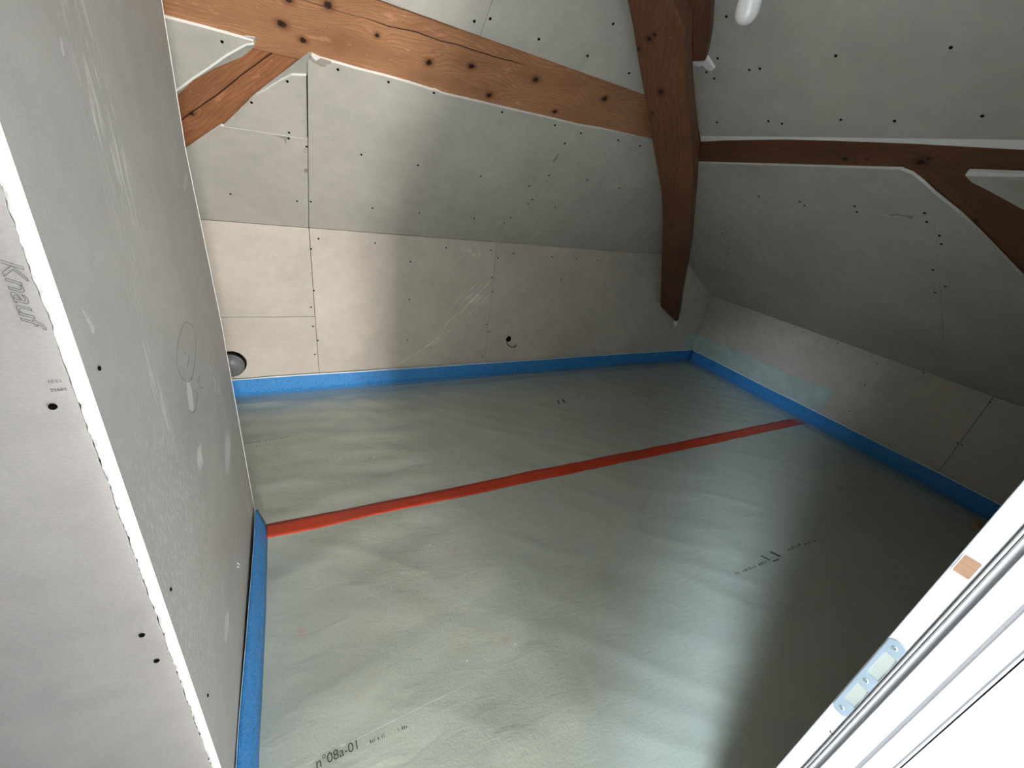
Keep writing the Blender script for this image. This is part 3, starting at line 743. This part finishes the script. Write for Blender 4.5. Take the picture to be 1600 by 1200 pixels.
tag(link('floor', mesh(bm), None, (simple('hall_floor', (0.78,0.77,0.75), .6, bump=(20,.0005,.05)),)), kind='structure')

# red joint tape, lying on the foil and lapping on to the strips
def ribbon(cpts, name, mat, parent, dz=0.0009, width=0.05, sub=240, hf=fh, ends=0.0):
    (xa, ya, wa), (xb, yb_, wb) = cpts
    d = Vector((xb-xa, yb_-ya, 0)).normalized(); nn = Vector((-d.y, d.x, 0))
    vs, fs = [], []
    for i in range(sub+1):
        t = i/sub; c = Vector((xa+(xb-xa)*t, ya+(yb_-ya)*t, 0)); w_ = (wa+(wb-wa)*t)
        c += nn*0.004*noise.noise(Vector((t*4, 0, 5)))
        for k in range(5):
            s = (k/4-.5)*w_; p = c + nn*s
            vs.append((p.x, p.y, hf(p.x, p.y)+dz + 0.0003*noise.noise(Vector((p.x*18, p.y*40, 1)))))
    for i in range(sub):
        for k in range(4):
            a = i*5+k; fs.append((a, a+5, a+6, a+1))
    return link(name, pmesh(vs, fs, recalc=False), parent, (mat,), smooth=True)
A = P_floor.hit(410, 833); B_ = P_floor.hit(1258, 656.5)
wl = abs(P_floor.hit(410, 822.5).y - P_floor.hit(410, 844).y); wr = abs(P_floor.hit(1255, 651).y - P_floor.hit(1255, 663).y)
tp = ribbon([(A.x-.004, A.y, wl), (B_.x-.012, B_.y, wr)], 'adhesive_tape', m_tape, None)
md = tp.modifiers.new('s', 'SOLIDIFY'); md.thickness = 0.0004; md.offset = 1
tag(tp, 'long red adhesive tape stuck across the silvery foil floor', 'tape')

# printed lines on the foil
def floor_text(body, u, v, u2, v2, size, parent=floor, sx=1.0, flip=False):
    a = P_floor.hit(u, v); b = P_floor.hit(u2, v2); r = math.atan2(b.y-a.y, b.x-a.x)
    c = bpy.data.curves.new('printed_text', 'FONT'); c.body = body; c.size = size; c.extrude = .0001
    o = bpy.data.objects.new('printed_text', c); c.materials.append(m_inkf); COL.objects.link(o)
    o.matrix_world = Matrix.Translation((a.x, a.y, fh(a.x, a.y)+.0022)) @ Matrix.Rotation(r, 4, 'Z') @ Matrix.Diagonal((sx, 1, 1, 1))
    o.parent = parent; WM[o.name] = o.matrix_world.copy()
floor_text('n°08a-01', 494, 1203, 556, 1173, 0.034, sx=.92)
def dashes(u, v, u2, v2, n, size, seed, lift=.002, name='printed_line', big=()):
    """a row of small worn print strokes"""
    rnd = random.Random(seed); a = P_floor.hit(u, v); b = P_floor.hit(u2, v2); d = (b-a); L = d.length; d.normalize(); nn = Vector((-d.y, d.x, 0))
    vs, fs = [], []
    for i in range(n):
        t = (i+.5)/n
        if rnd.random() < .12: continue
        h = size*(rnd.uniform(.5, 1)); wd = L/n*rnd.uniform(.25, .6); c = a + d*L*t
        q = [c-d*wd/2, c+d*wd/2, c+d*wd/2+nn*h, c-d*wd/2+nn*h]; k = len(vs)
        for p in q: vs.append((p.x, p.y, fh(p.x, p.y)+lift))
        fs.append((k, k+1, k+2, k+3))
    for (t0, w_, h0, h1, sl) in big:
        c = a + d*L*t0; q = [c+nn*h0, c+d*w_+nn*h0, c+d*(w_+sl)+nn*h1, c+d*sl+nn*h1]; k = len(vs)
        for p in q: vs.append((p.x, p.y, fh(p.x, p.y)+lift))
        fs.append((k, k+1, k+2, k+3))
    link(name, pmesh(vs, fs, recalc=False), floor, (m_inkf,))
dashes(578, 1164, 605, 1151, 9, .010, 1)
dashes(621, 1145, 637, 1138, 5, .010, 2)
dashes(1150, 899, 1200, 880, 14, .016, 3)
dashes(1231, 862, 1252, 853, 6, .014, 4)
dashes(1256, 853, 1276, 846, 4, .008, 5)
dashes(1204, 881, 1230, 869, 0, .02, 6, big=[(0.05, .012, .014, .050, -.02), (.15, .05, 0.0, .006, 0), (.62, .016, .010, .05, -.022)])
dashes(910, 627, 930, 624, 6, .012, 7)
dashes(842, 633, 862, 629, 5, .010, 8)
dashes(872, 632, 890, 628, 0, .02, 9, big=[(0.05, .015, .0, .05, .02), (.5, .02, 0.0, .045, 0.01)])
dashes(382, 694, 452, 684, 26, .012, 10)

# ------------------------------------------------------------------ blue foam edge strips
HT = 0.080*S
def edge_strip(path, label, lean=0.012, h=HT, seed=0.0, side=1, foot=0.012, apron=True):
    """path: list of floor points (H units) on the wall side; strip stands along it with thickness, gentle waves; side = +1/-1 picks which side faces the room"""
    P = [Vector((p[0]*S, p[1]*S, 0)) for p in path]
    pts = []
    for a, b in zip(P, P[1:]):
        k = max(2, int((b-a).length/.03))
        for i in range(k): pts.append(a + (b-a)*i/k)
    pts.append(P[-1])
    bm = bmesh.new(); rows_ = []; L = 0
    th = 0.009
    info = []
    for i, p in enumerate(pts):
        a = pts[max(0, i-1)]; b = pts[min(len(pts)-1, i+1)]; d = (b-a).normalized(); nn = Vector((-d.y, d.x, 0))*side
        if i: L += (p-pts[i-1]).length
        w1 = 0.004*noise.noise(Vector((L*2.2, seed, 0))); w2 = 0.003*noise.noise(Vector((L*3.1, seed+5, 0)))
        hh = h + 0.006*noise.noise(Vector((L*1.7, seed+9, 0)))
        base = p + nn*(foot+lean+w1); top = p + nn*(foot+0.003+w2)
        mid1 = base*.55+top*.45 + nn*.002
        z0 = -0.012
        row = [base+Vector((0,0,z0)), mid1+Vector((0,0,hh*.45)), top+Vector((0,0,hh)), top-nn*0+Vector((0,0,hh+.0015)), top-nn*th+Vector((0,0,hh)), base-nn*th+Vector((0,0,z0))]
        rows_.append([bm.verts.new(q) for q in row]); info.append((base, nn, L, top, hh))
    for a, b in zip(rows_, rows_[1:]):
        for k in range(6): bm.faces.new([a[k], a[(k+1) % 6], b[(k+1) % 6], b[k]])
    bm.faces.new(rows_[0]); bm.faces.new(rows_[-1][::-1])
    root = link('edge_strip', mesh(bm), None, (m_foam,), smooth=True)
    tag(root, label, 'edge strip', 'blue foam edge strips along the walls')
    # white top edge of the film bonded to the back
    bm = bmesh.new(); pr = None
    for (base, nn, L, top, hh) in info:
        q0 = top - nn*0.0095 + Vector((0,0,hh-.004)); q1 = top - nn*0.0085 + Vector((0,0,hh+.010+.006*noise.noise(Vector((L*5, seed+2, 0))))); q2 = q1 + nn*.0008
        r_ = [bm.verts.new(q0), bm.verts.new(q1), bm.verts.new(q2), bm.verts.new(q0+nn*.0008)]
        if pr:
            for k in range(4): bm.faces.new([pr[k], pr[(k+1) % 4], r_[(k+1) % 4], r_[k]])
        pr = r_
    link('backing_film', mesh(bm), root, (m_bfilm,), smooth=True)['label'] = 'thin white film edge above the blue foam'
    if apron:
        bm = bmesh.new(); pr = None
        for (base, nn, L, top, hh) in info:
            r_ = []
            for k in range(5):
                t = k/4
                wdt = 0.085 + 0.02*noise.noise(Vector((L*2, seed+3, 0)))
                q = base + nn*(0.0015 + wdt*t)
                z = max(fh(q.x, q.y)+.0015, 0.022*(1-t)**2.2)
                q.z = z; r_.append(bm.verts.new(q))
            if pr:
                for k in range(4): bm.faces.new([pr[k], pr[k+1], r_[k+1], r_[k]])
            pr = r_
        link('film_apron', mesh(bm), root, (m_film,), smooth=True)['label'] = 'clear plastic apron lying on the foil'
    return root
m_bfilm = simple('white_film_edge', (0.70, 0.78, 0.80), .35)
edge_strip([(-0.93, YB-.004), (-.2, YB-.006), (0.7, YB-.008), (1.8, YB-.004), (XR-.008, YB-.008)], 'blue foam strip along the foot of the back wall', side=-1, seed=1.0)
edge_strip([(XR-.012, YB-.03), (XR-.004, 1.2), (XR, .7), (XR-.004, .05)], 'blue foam strip along the foot of the right-hand wall', side=-1, seed=4.0)
edge_strip([(XB+.004, 1.055), (XB+.004, .8), (XB-.001, .5), (XB, .30)], 'blue foam strip at the foot of the left partition, ending at the red tape', side=1, seed=8.0, lean=.03, h=HT*1.0, foot=.010, apron=False)

# pale film turned up against the right wall at the corner
pf = [P_right.uv(*p) for p in [(1086, 548), (1079, 519), (1110, 530), (1160, 551), (1200, 571), (1250, 592), (1305, 614), (1298, 640), (1288, 642), (1240, 620), (1180, 592), (1130, 568)]]
pf[0] = (pf[0][0], .05*S); 
um = -YB*S+.004
pf = [(max(um, p[0]), p[1]) for p in pf]
def filmstrip():
    pts = [((-YB*S+.004), .06*S, .195*S)]
    lo = .055*S
    tops = [(1085, 521), (1110, 530), (1135, 540), (1160, 551), (1185, 563), (1200, 571), (1225, 581), (1250, 592), (1275, 600), (1290, 605), (1303, 613)]
    rows = []
    for p in tops:
        u, v = P_right.uv(*p); rows.append((max(u, um), v))
    return rows
tops = filmstrip()
poly = [(um, .05*S), ] + [(tops[-1][0]-.02, .06*S), (tops[-1][0], tops[-1][1])] + tops[::-1][1:] + [(um, tops[0][1]+.003)]
o = link('film_strip', solid(poly, 0.003), None, (m_pale, m_pale), P_right.m @ Matrix.Translation((0, 0, 0.0035)))
tag(o, 'pale green plastic film strip stuck up the wall in the far right corner', 'film strip')
cf = [P_back.uv(*p) for p in [(1064, 549), (1076, 519)]]
q = link('film_fold', solid([(cf[0][0], .075*S), ((XR*S-.008), .06*S), (XR*S-.008, tops[0][1]+.003), (cf[1][0]+.01, tops[0][1]+.002), (cf[1][0]-.01, tops[0][1]-.02)], .003), o, (m_pale, m_pale), P_back.m @ Matrix.Translation((0, 0, .0035)))

# ------------------------------------------------------------------ pipe with cap in the back wall, cable hole
def lathe(prof, n=40):
    bm = bmesh.new(); rings = []
    for (r, z) in prof:
        rings.append([bm.verts.new((r*math.cos(2*math.pi*k/n), r*math.sin(2*math.pi*k/n), z)) for k in range(n)] if r > 1e-6 else [bm.verts.new((0, 0, z))])
    for a, b in zip(rings, rings[1:]):
        for k in range(n):
            if len(b) == 1: bm.faces.new([a[k], a[(k+1) % n], b[0]])
            elif len(a) == 1: bm.faces.new([a[0], b[(k+1) % n], b[k]])
            else: bm.faces.new([a[k], a[(k+1) % n], b[(k+1) % n], b[k]])
    return mesh(bm)
R_ = 0.0475*S
pmx = P_back.m @ Matrix.Translation((pc[0]-.004, pc[1]-.006, 0))
pipe = link('drain_pipe', lathe([(R_, -.08), (R_, 0.012), (R_*1.04, .014), (R_*1.04, .03), (R_*.95, .032), (R_*.92, .022), (R_*.92, -.08)]), None, (m_pipe,), pmx, smooth=True)
tag(pipe, 'grey capped drain pipe poking through the hole low in the back wall', 'pipe')
link('cap', lathe([(R_*.92, .026), (R_*.84, .027), (R_*.82, .018), (R_*.78, .018), (R_*.76, .024), (0, .025)]), pipe, (simple('cap_grey', (0.165, .175, .18), .4),), pmx, smooth=True)
h = P_back.hit(795, 530)
cp = [(h.x-.018, h.y+.05, h.z-.010), (h.x-.018, h.y+.005, h.z-.022), (h.x-.010, h.y-.012, h.z-.042), (h.x+.012, h.y-.02, h.z-.060), (h.x+.035, h.y-.022, h.z-.066), (h.x+.05, h.y-.024, h.z-.060)]
cable = link('electric_cable', tube(cp, .0035, 8), None, (m_cable,), smooth=True)
tag(cable, 'short dark cable hanging from the small round hole in the back wall', 'cable')
for dx, dz in ((.014, .028), (.016, .006), (.006, -.006)):
    link('wire_end', tube([cp[-1], (cp[-1][0]+dx*.5, cp[-1][1]-.004, cp[-1][2]+dz*.5), (cp[-1][0]+dx, cp[-1][1]-.004, cp[-1][2]+dz)], .0022, 6), cable, (m_cable,), smooth=True)
sl = link('conduit', lathe([(0.0172*S, -.07), (0.0172*S, -.006), (.0160*S, -.006), (.0160*S, -.07), (0, -.07)], 24), wall_back, (m_screw,), P_back.m @ Matrix.Translation((hc[0], hc[1], 0)))

# ------------------------------------------------------------------ bulb
bp = CAM + ray(1174, -6)*1.6
bprof = [(0.0, -.060), (.010, -.0585), (.019, -.0535), (.026, -.0445), (.0295, -.032), (.0300, -.020), (.0285, -.006), (.0245, .010), (.0195, .026), (.0155, .040), (.0140, .048)]
bulb = link('light_bulb', lathe(bprof, 32), None, (m_bulb,), Matrix.Translation(bp), smooth=True)
tag(bulb, 'unlit milky white bulb hanging from the ceiling at the top right', 'light bulb')
link('socket', lathe([(0, .046), (.015, .046), (.019, .052), (.019, .095), (.012, .105), (.004, .112), (0, .112)], 24), bulb, (m_socket,), Matrix.Translation(bp), smooth=True)
link('cord', tube([(bp.x, bp.y, bp.z+.11), (bp.x, bp.y, ZC*S+.01)], .003, 8), bulb, (m_socket,), smooth=True)

# ------------------------------------------------------------------ doorway on the right: frame, strike plate
JX = 0.5*S
prof = [(.5005, .0452), (.5000, .0445), (.5000, .0302), (.5085, .0296), (.5085, .0262), (.5030, .0255), (.5012, .0243), (.5030, .0228), (.5075, .0215), (.5080, .0192), (.5000, .0186), (.4990, .0010), (.4975, -.0012), (.4962, -.0024), (.4970, -.0040), (.5010, -.0065), (.5040, -.0160), (.5020, -.0172), (.5020, -.0188), (.5120, -.0188), (.5250, -.0188), (.5250, .0452)]
def extrude_prof(pr, z0, z1):
    n = len(pr); vs = [(x*S, y*S, z0) for x, y in pr] + [(x*S, y*S, z1) for x, y in pr]
    fs = [(i, (i+1) % n, (i+1) % n+n, i+n) for i in range(n)]
    bm = bmesh.new(); V = [bm.verts.new(v) for v in vs]
    for f in fs: bm.faces.new([V[i] for i in f])
    t = tessellate_polygon([[Vector((x, y, 0)) for x, y in pr]])
    for a in t: bm.faces.new([V[i] for i in a]); bm.faces.new([V[i+n] for i in a])
    return mesh(bm)
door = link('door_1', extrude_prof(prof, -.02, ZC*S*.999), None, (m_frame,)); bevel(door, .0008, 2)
tag(door, kind='structure')
# seal in the rebate
link('rubber_seal', extrude_prof([(.5075, .0290), (.5040, .0284), (.5022, .0272), (.5040, .0262), (.5075, .0258)], 0, ZC*S*.99), door, (m_seal,), smooth=True)['label'] = 'grey rubber seal in the rebate'
# wall that carries the frame
bm = bmesh.new(); box_bm(bm, (.525*S, -.13*S, 0), (2.75*S, .0452*S, ZC*S)); box_bm(bm, (.5035*S, -.135*S, 0), (.53*S, -.0200*S, ZC*S))
box_bm(bm, (-4.6*S, -.13*S, 0), (-0.080*S, -0.003*S, 2.75*S))
wall_front = tag(link('wall_front', mesh(bm), None, (m_white,)), kind='structure')
# strike plate
jz0 = P_jamb.uv(1303, 1113); jz1 = P_jamb.uv(1408, 1003)
z_lo, z_hi = P_jamb.uv(1307, 1108)[1], P_jamb.uv(1403, 1001)[1]
yl, yr = .0440*S, .0296*S            # far and near edge of the plate (world y)
wdt = yl-yr; cy = (yl+yr)/2
def rrect(u0, u1, v0, v1, r, n=6):
    pts = []
    for (cx, cy_, a0) in ((u1-r, v1-r, 0), (u0+r, v1-r, 90), (u0+r, v0+r, 180), (u1-r, v0+r, 270)):
        for i in range(n+1):
            a = math.radians(a0+90*i/n); pts.append((cx+r*math.cos(a), cy_+r*math.sin(a)))
    return pts
L = z_hi-z_lo
u0, u1 = -yl, -yr
holes = [rrect(u0+wdt*.26, u1-.0006, z_lo+L*.56, z_lo+L*.85, .0012, 3), rrect(u0+wdt*.26, u1-.0006, z_lo+L*.17, z_lo+L*.41, .0012, 3)]
sp = link('strike_plate', solid(rrect(u0, u1, z_lo, z_hi, wdt*.42), .0022, holes), door, (m_zinc, m_zinc), P_jamb.m @ Matrix.Translation((0, 0, .0022)))
bevel(sp, .0005, 2); sp['label'] = 'bluish zinc strike plate with two keeper openings'
for h_ in holes:
    us = [p[0] for p in h_]; vv = [p[1] for p in h_]; v0, v1 = min(vv), max(vv); a, b = min(us), max(us)
    vs, fs = [], []; nn_ = 14
    for i in range(nn_+1):
        t = i/nn_; z = .0016*math.exp(-((t-.55)/.26)**2)*.9 + .0002
        for uu in (a-.001, b+.0004): vs.append((uu, v0+(v1-v0)*t, z))
    for i in range(nn_): fs.append((2*i, 2*i+1, 2*i+3, 2*i+2))
    k_ = link('keeper', pmesh(vs, fs), sp, (m_slot,), P_jamb.m, smooth=True); k_['label'] = 'pale grey keeper inside the plate opening'
for t in (.93, .485, .07):
    link('screw', lathe([(0, .0006), (.0012, .0002), (.0018, .0012), (.0030, .0016), (.0040, .0004)], 20), sp, (m_zinc,), P_jamb.m @ Matrix.Translation(((u0+u1)/2, z_lo+L*t, .0020)), smooth=True)
    link('screw_recess', lathe([(.0007, .0008), (.0022, .0009)], 16), sp, (m_ink,), P_jamb.m @ Matrix.Translation(((u0+u1)/2, z_lo+L*t, .0030)))
# wooden plug in the frame
a = P_jamb.uv(1492, 880); b = P_jamb.uv(1530, 886)
zc_ = P_jamb.uv(1510, 885)[1]; hgt = abs(P_jamb.uv(1503, 869)[1]-P_jamb.uv(1519, 902)[1])
plug_m = wood('plug_wood', (0.34,0.20,0.12), (0.26,0.145,0.085), (0.12,0.06,0.03), (), (), seed=3, freq=4)
pu0, pu1 = -.0425*S, -.0312*S
ph = .0095*S
pl_ = link('wood_plug', solid(rrect(pu0, pu1, -ph, ph, .002), .004), door, (plug_m, plug_m), P_jamb.m @ Matrix.Translation((0, zc_, .0008)) ); pl_['label'] = 'brown wooden plug in the white frame'
rim = link('plug_rim', solid(rrect(pu0-.0012, pu1+.0012, -ph-.0012, ph+.0012, .003), .003, [rrect(pu0, pu1, -ph, ph, .002)]), door, (m_frame, m_frame), P_jamb.m @ Matrix.Translation((0, zc_, .0012)))
# small burr on the frame below the plate
bz = P_jamb.uv(1298, 1143)
link('paint_chip', solid([(-.0012, .002), (0, .0022), (.0006, 0), (.0028, -.0004), (.0026, -.002), (-.0006, -.0022)], .001), door, (m_cable, m_cable), P_jamb.m @ Matrix.Translation((bz[0], bz[1], .0012)))
# wood offcut on the floor behind the frame
wp = P_floor.hit(1524, 822)
bm = bmesh.new(); box_bm(bm, (-.06, -.022, 0), (.06, .022, .022)); me = mesh(bm)
me.vertices[0].co.z += 0
off = link('wood_offcut', me, None, (wood('offcut_wood', (0.62,0.46,0.36), (0.50,0.34,0.26), (0.30,0.18,0.12), (), (), seed=6, freq=1),), Matrix.Translation((wp.x, wp.y, .003)) @ Matrix.Rotation(.2, 4, 'Z')); bevel(off, .006, 3)
tag(off, 'small pale wood offcut lying on the foil behind the door frame', 'wood offcut')

# ------------------------------------------------------------------ plaster crumbs on the foil
crumb_px = [(372,884),(594,708),(531,716),(523,712),(545,755),(556,752),(527,725),(640,733),(628,720),(650,727),(858,894),(672,852),(640,866),(612,920),(630,896),(700,965),(805,1007),(663,1030),(774,1000),(730,1032),(566,715),(585,714),(540,745),(548,680),(414,742),(860,700),(800,640),(961,676),(622,882),(662,895)]
for i, (u, v) in enumerate(crumb_px):
    if (u, v) == (372, 884): continue
    h = P_floor.hit(u, v); r = random.uniform(.0013, .0028)
    bm = bmesh.new(); bmesh.ops.create_icosphere(bm, subdivisions=1, radius=r)
    for vv in bm.verts: vv.co *= random.uniform(.7, 1.25); 
    for vv in bm.verts: vv.co.z *= .6
    c = link('plaster_crumb', mesh(bm), None, (m_core,), Matrix.Translation((h.x, h.y, fh(h.x, h.y)+r*.4)))
    back = v < 833 - (u-408)*.207
    tag(c, 'tiny white plaster crumb on the foil between the red tape and the back wall' if back else 'tiny white plaster crumb on the foil on the near side of the red tape', 'plaster crumb',
        'plaster crumbs beyond the red tape' if back else 'plaster crumbs on the near side of the red tape')

# ------------------------------------------------------------------ closing surfaces and the hall behind the camera
ZH = 2.75
bm = bmesh.new(); box_bm(bm, (-2.7*S, -0.13*S, ZC*S), (2.8*S, 2.0*S, ZC*S+.1))
tag(link('ceiling', mesh(bm), None, (m_board,)), kind='structure')
bm = bmesh.new(); box_bm(bm, (-1.0*S, -0.13*S, ZC*S+.1), (1.8*S, -.05*S, ZH*S))
tag(link('wall_hall_head', mesh(bm), None, (m_hall,)), kind='structure')
bm = bmesh.new(); box_bm(bm, (-0.99*S, 0.5*S, 0), (-0.93*S, 2.0*S, ZC*S))
tag(link('wall_far_left', mesh(bm), None, (m_hall,)), kind='structure')
bm = bmesh.new(); box_bm(bm, (-4.7*S, 0.4*S, 0), (-1.0*S, 0.5*S, ZH*S))
tag(link('wall_hall_front', mesh(bm), None, (m_hall,)), kind='structure')
def wall_with_window(name, axis, pos, lo, hi, w0, w1, z0, z1, thick, wname, zt=ZH):
    bm = bmesh.new(); sg = math.copysign(1, thick)
    def put(a0, a1, c0, c1, p0, p1):
        p0, p1 = min(p0, p1), max(p0, p1)
        if axis == 'y': box_bm(bm, (a0, p0, c0), (a1, p1, c1))
        else: box_bm(bm, (p0, a0, c0), (p1, a1, c1))
    for q in ((lo, w0, 0, zt*S), (w1, hi, 0, zt*S), (w0, w1, 0, z0), (w0, w1, z1, zt*S)): put(*q, pos-thick, pos)
    tag(link(name, mesh(bm), None, (m_hall,)), kind='structure')
    bm = bmesh.new(); f = .05
    for q in ((w0, w0+f, z0, z1), (w1-f, w1, z0, z1), (w0+f, w1-f, z0, z0+f), (w0+f, w1-f, z1-f, z1)): put(*q, pos-sg*.08, pos-sg*.03)
    tag(link(wname, mesh(bm), None, (m_frame,)), kind='structure')
wall_with_window('wall_hall_back', 'y', -8.05*S, -4.7*S, 1.75*S, .68*S, 1.68*S, .62*S, 1.68*S, .14, 'window_1')
wx0, wx1, wy0, wy1 = -2.27*S, -1.53*S, -1.50*S, -.84*S
bm = bmesh.new()
box_bm(bm, (-4.7*S, -8.2*S, ZH*S), (wx0, 0.5*S, ZH*S+.1)); box_bm(bm, (wx1, -8.2*S, ZH*S), (1.8*S, 0.5*S, ZH*S+.1))
box_bm(bm, (wx0, -8.2*S, ZH*S), (wx1, wy0, ZH*S+.1)); box_bm(bm, (wx0, wy1, ZH*S), (wx1, 0.5*S, ZH*S+.1))
tag(link('ceiling', mesh(bm), None, (m_hall,)), kind='structure')
bm = bmesh.new(); f = .05
for q in ((wx0, wx0+f, wy0, wy1), (wx1-f, wx1, wy0, wy1), (wx0+f, wx1-f, wy0, wy0+f), (wx0+f, wx1-f, wy1-f, wy1)): box_bm(bm, (q[0], q[2], ZH*S+.01), (q[1], q[3], ZH*S+.07))
tag(link('window_2', mesh(bm), None, (m_frame,)), kind='structure')
bm = bmesh.new(); box_bm(bm, (-4.74*S, -8.2*S, 0), (-4.6*S, .5*S, ZH*S))
tag(link('wall_hall_left', mesh(bm), None, (m_hall,)), kind='structure')
wall_with_window('wall_hall_right', 'x', 1.66*S, -8.2*S, -.13*S, -2.62*S, -1.68*S, .68*S, 1.62*S, -.14, 'fill_window_3')  # unseen hall wall; its window is added to house the fill lamp

bpy.context.view_layer.update()
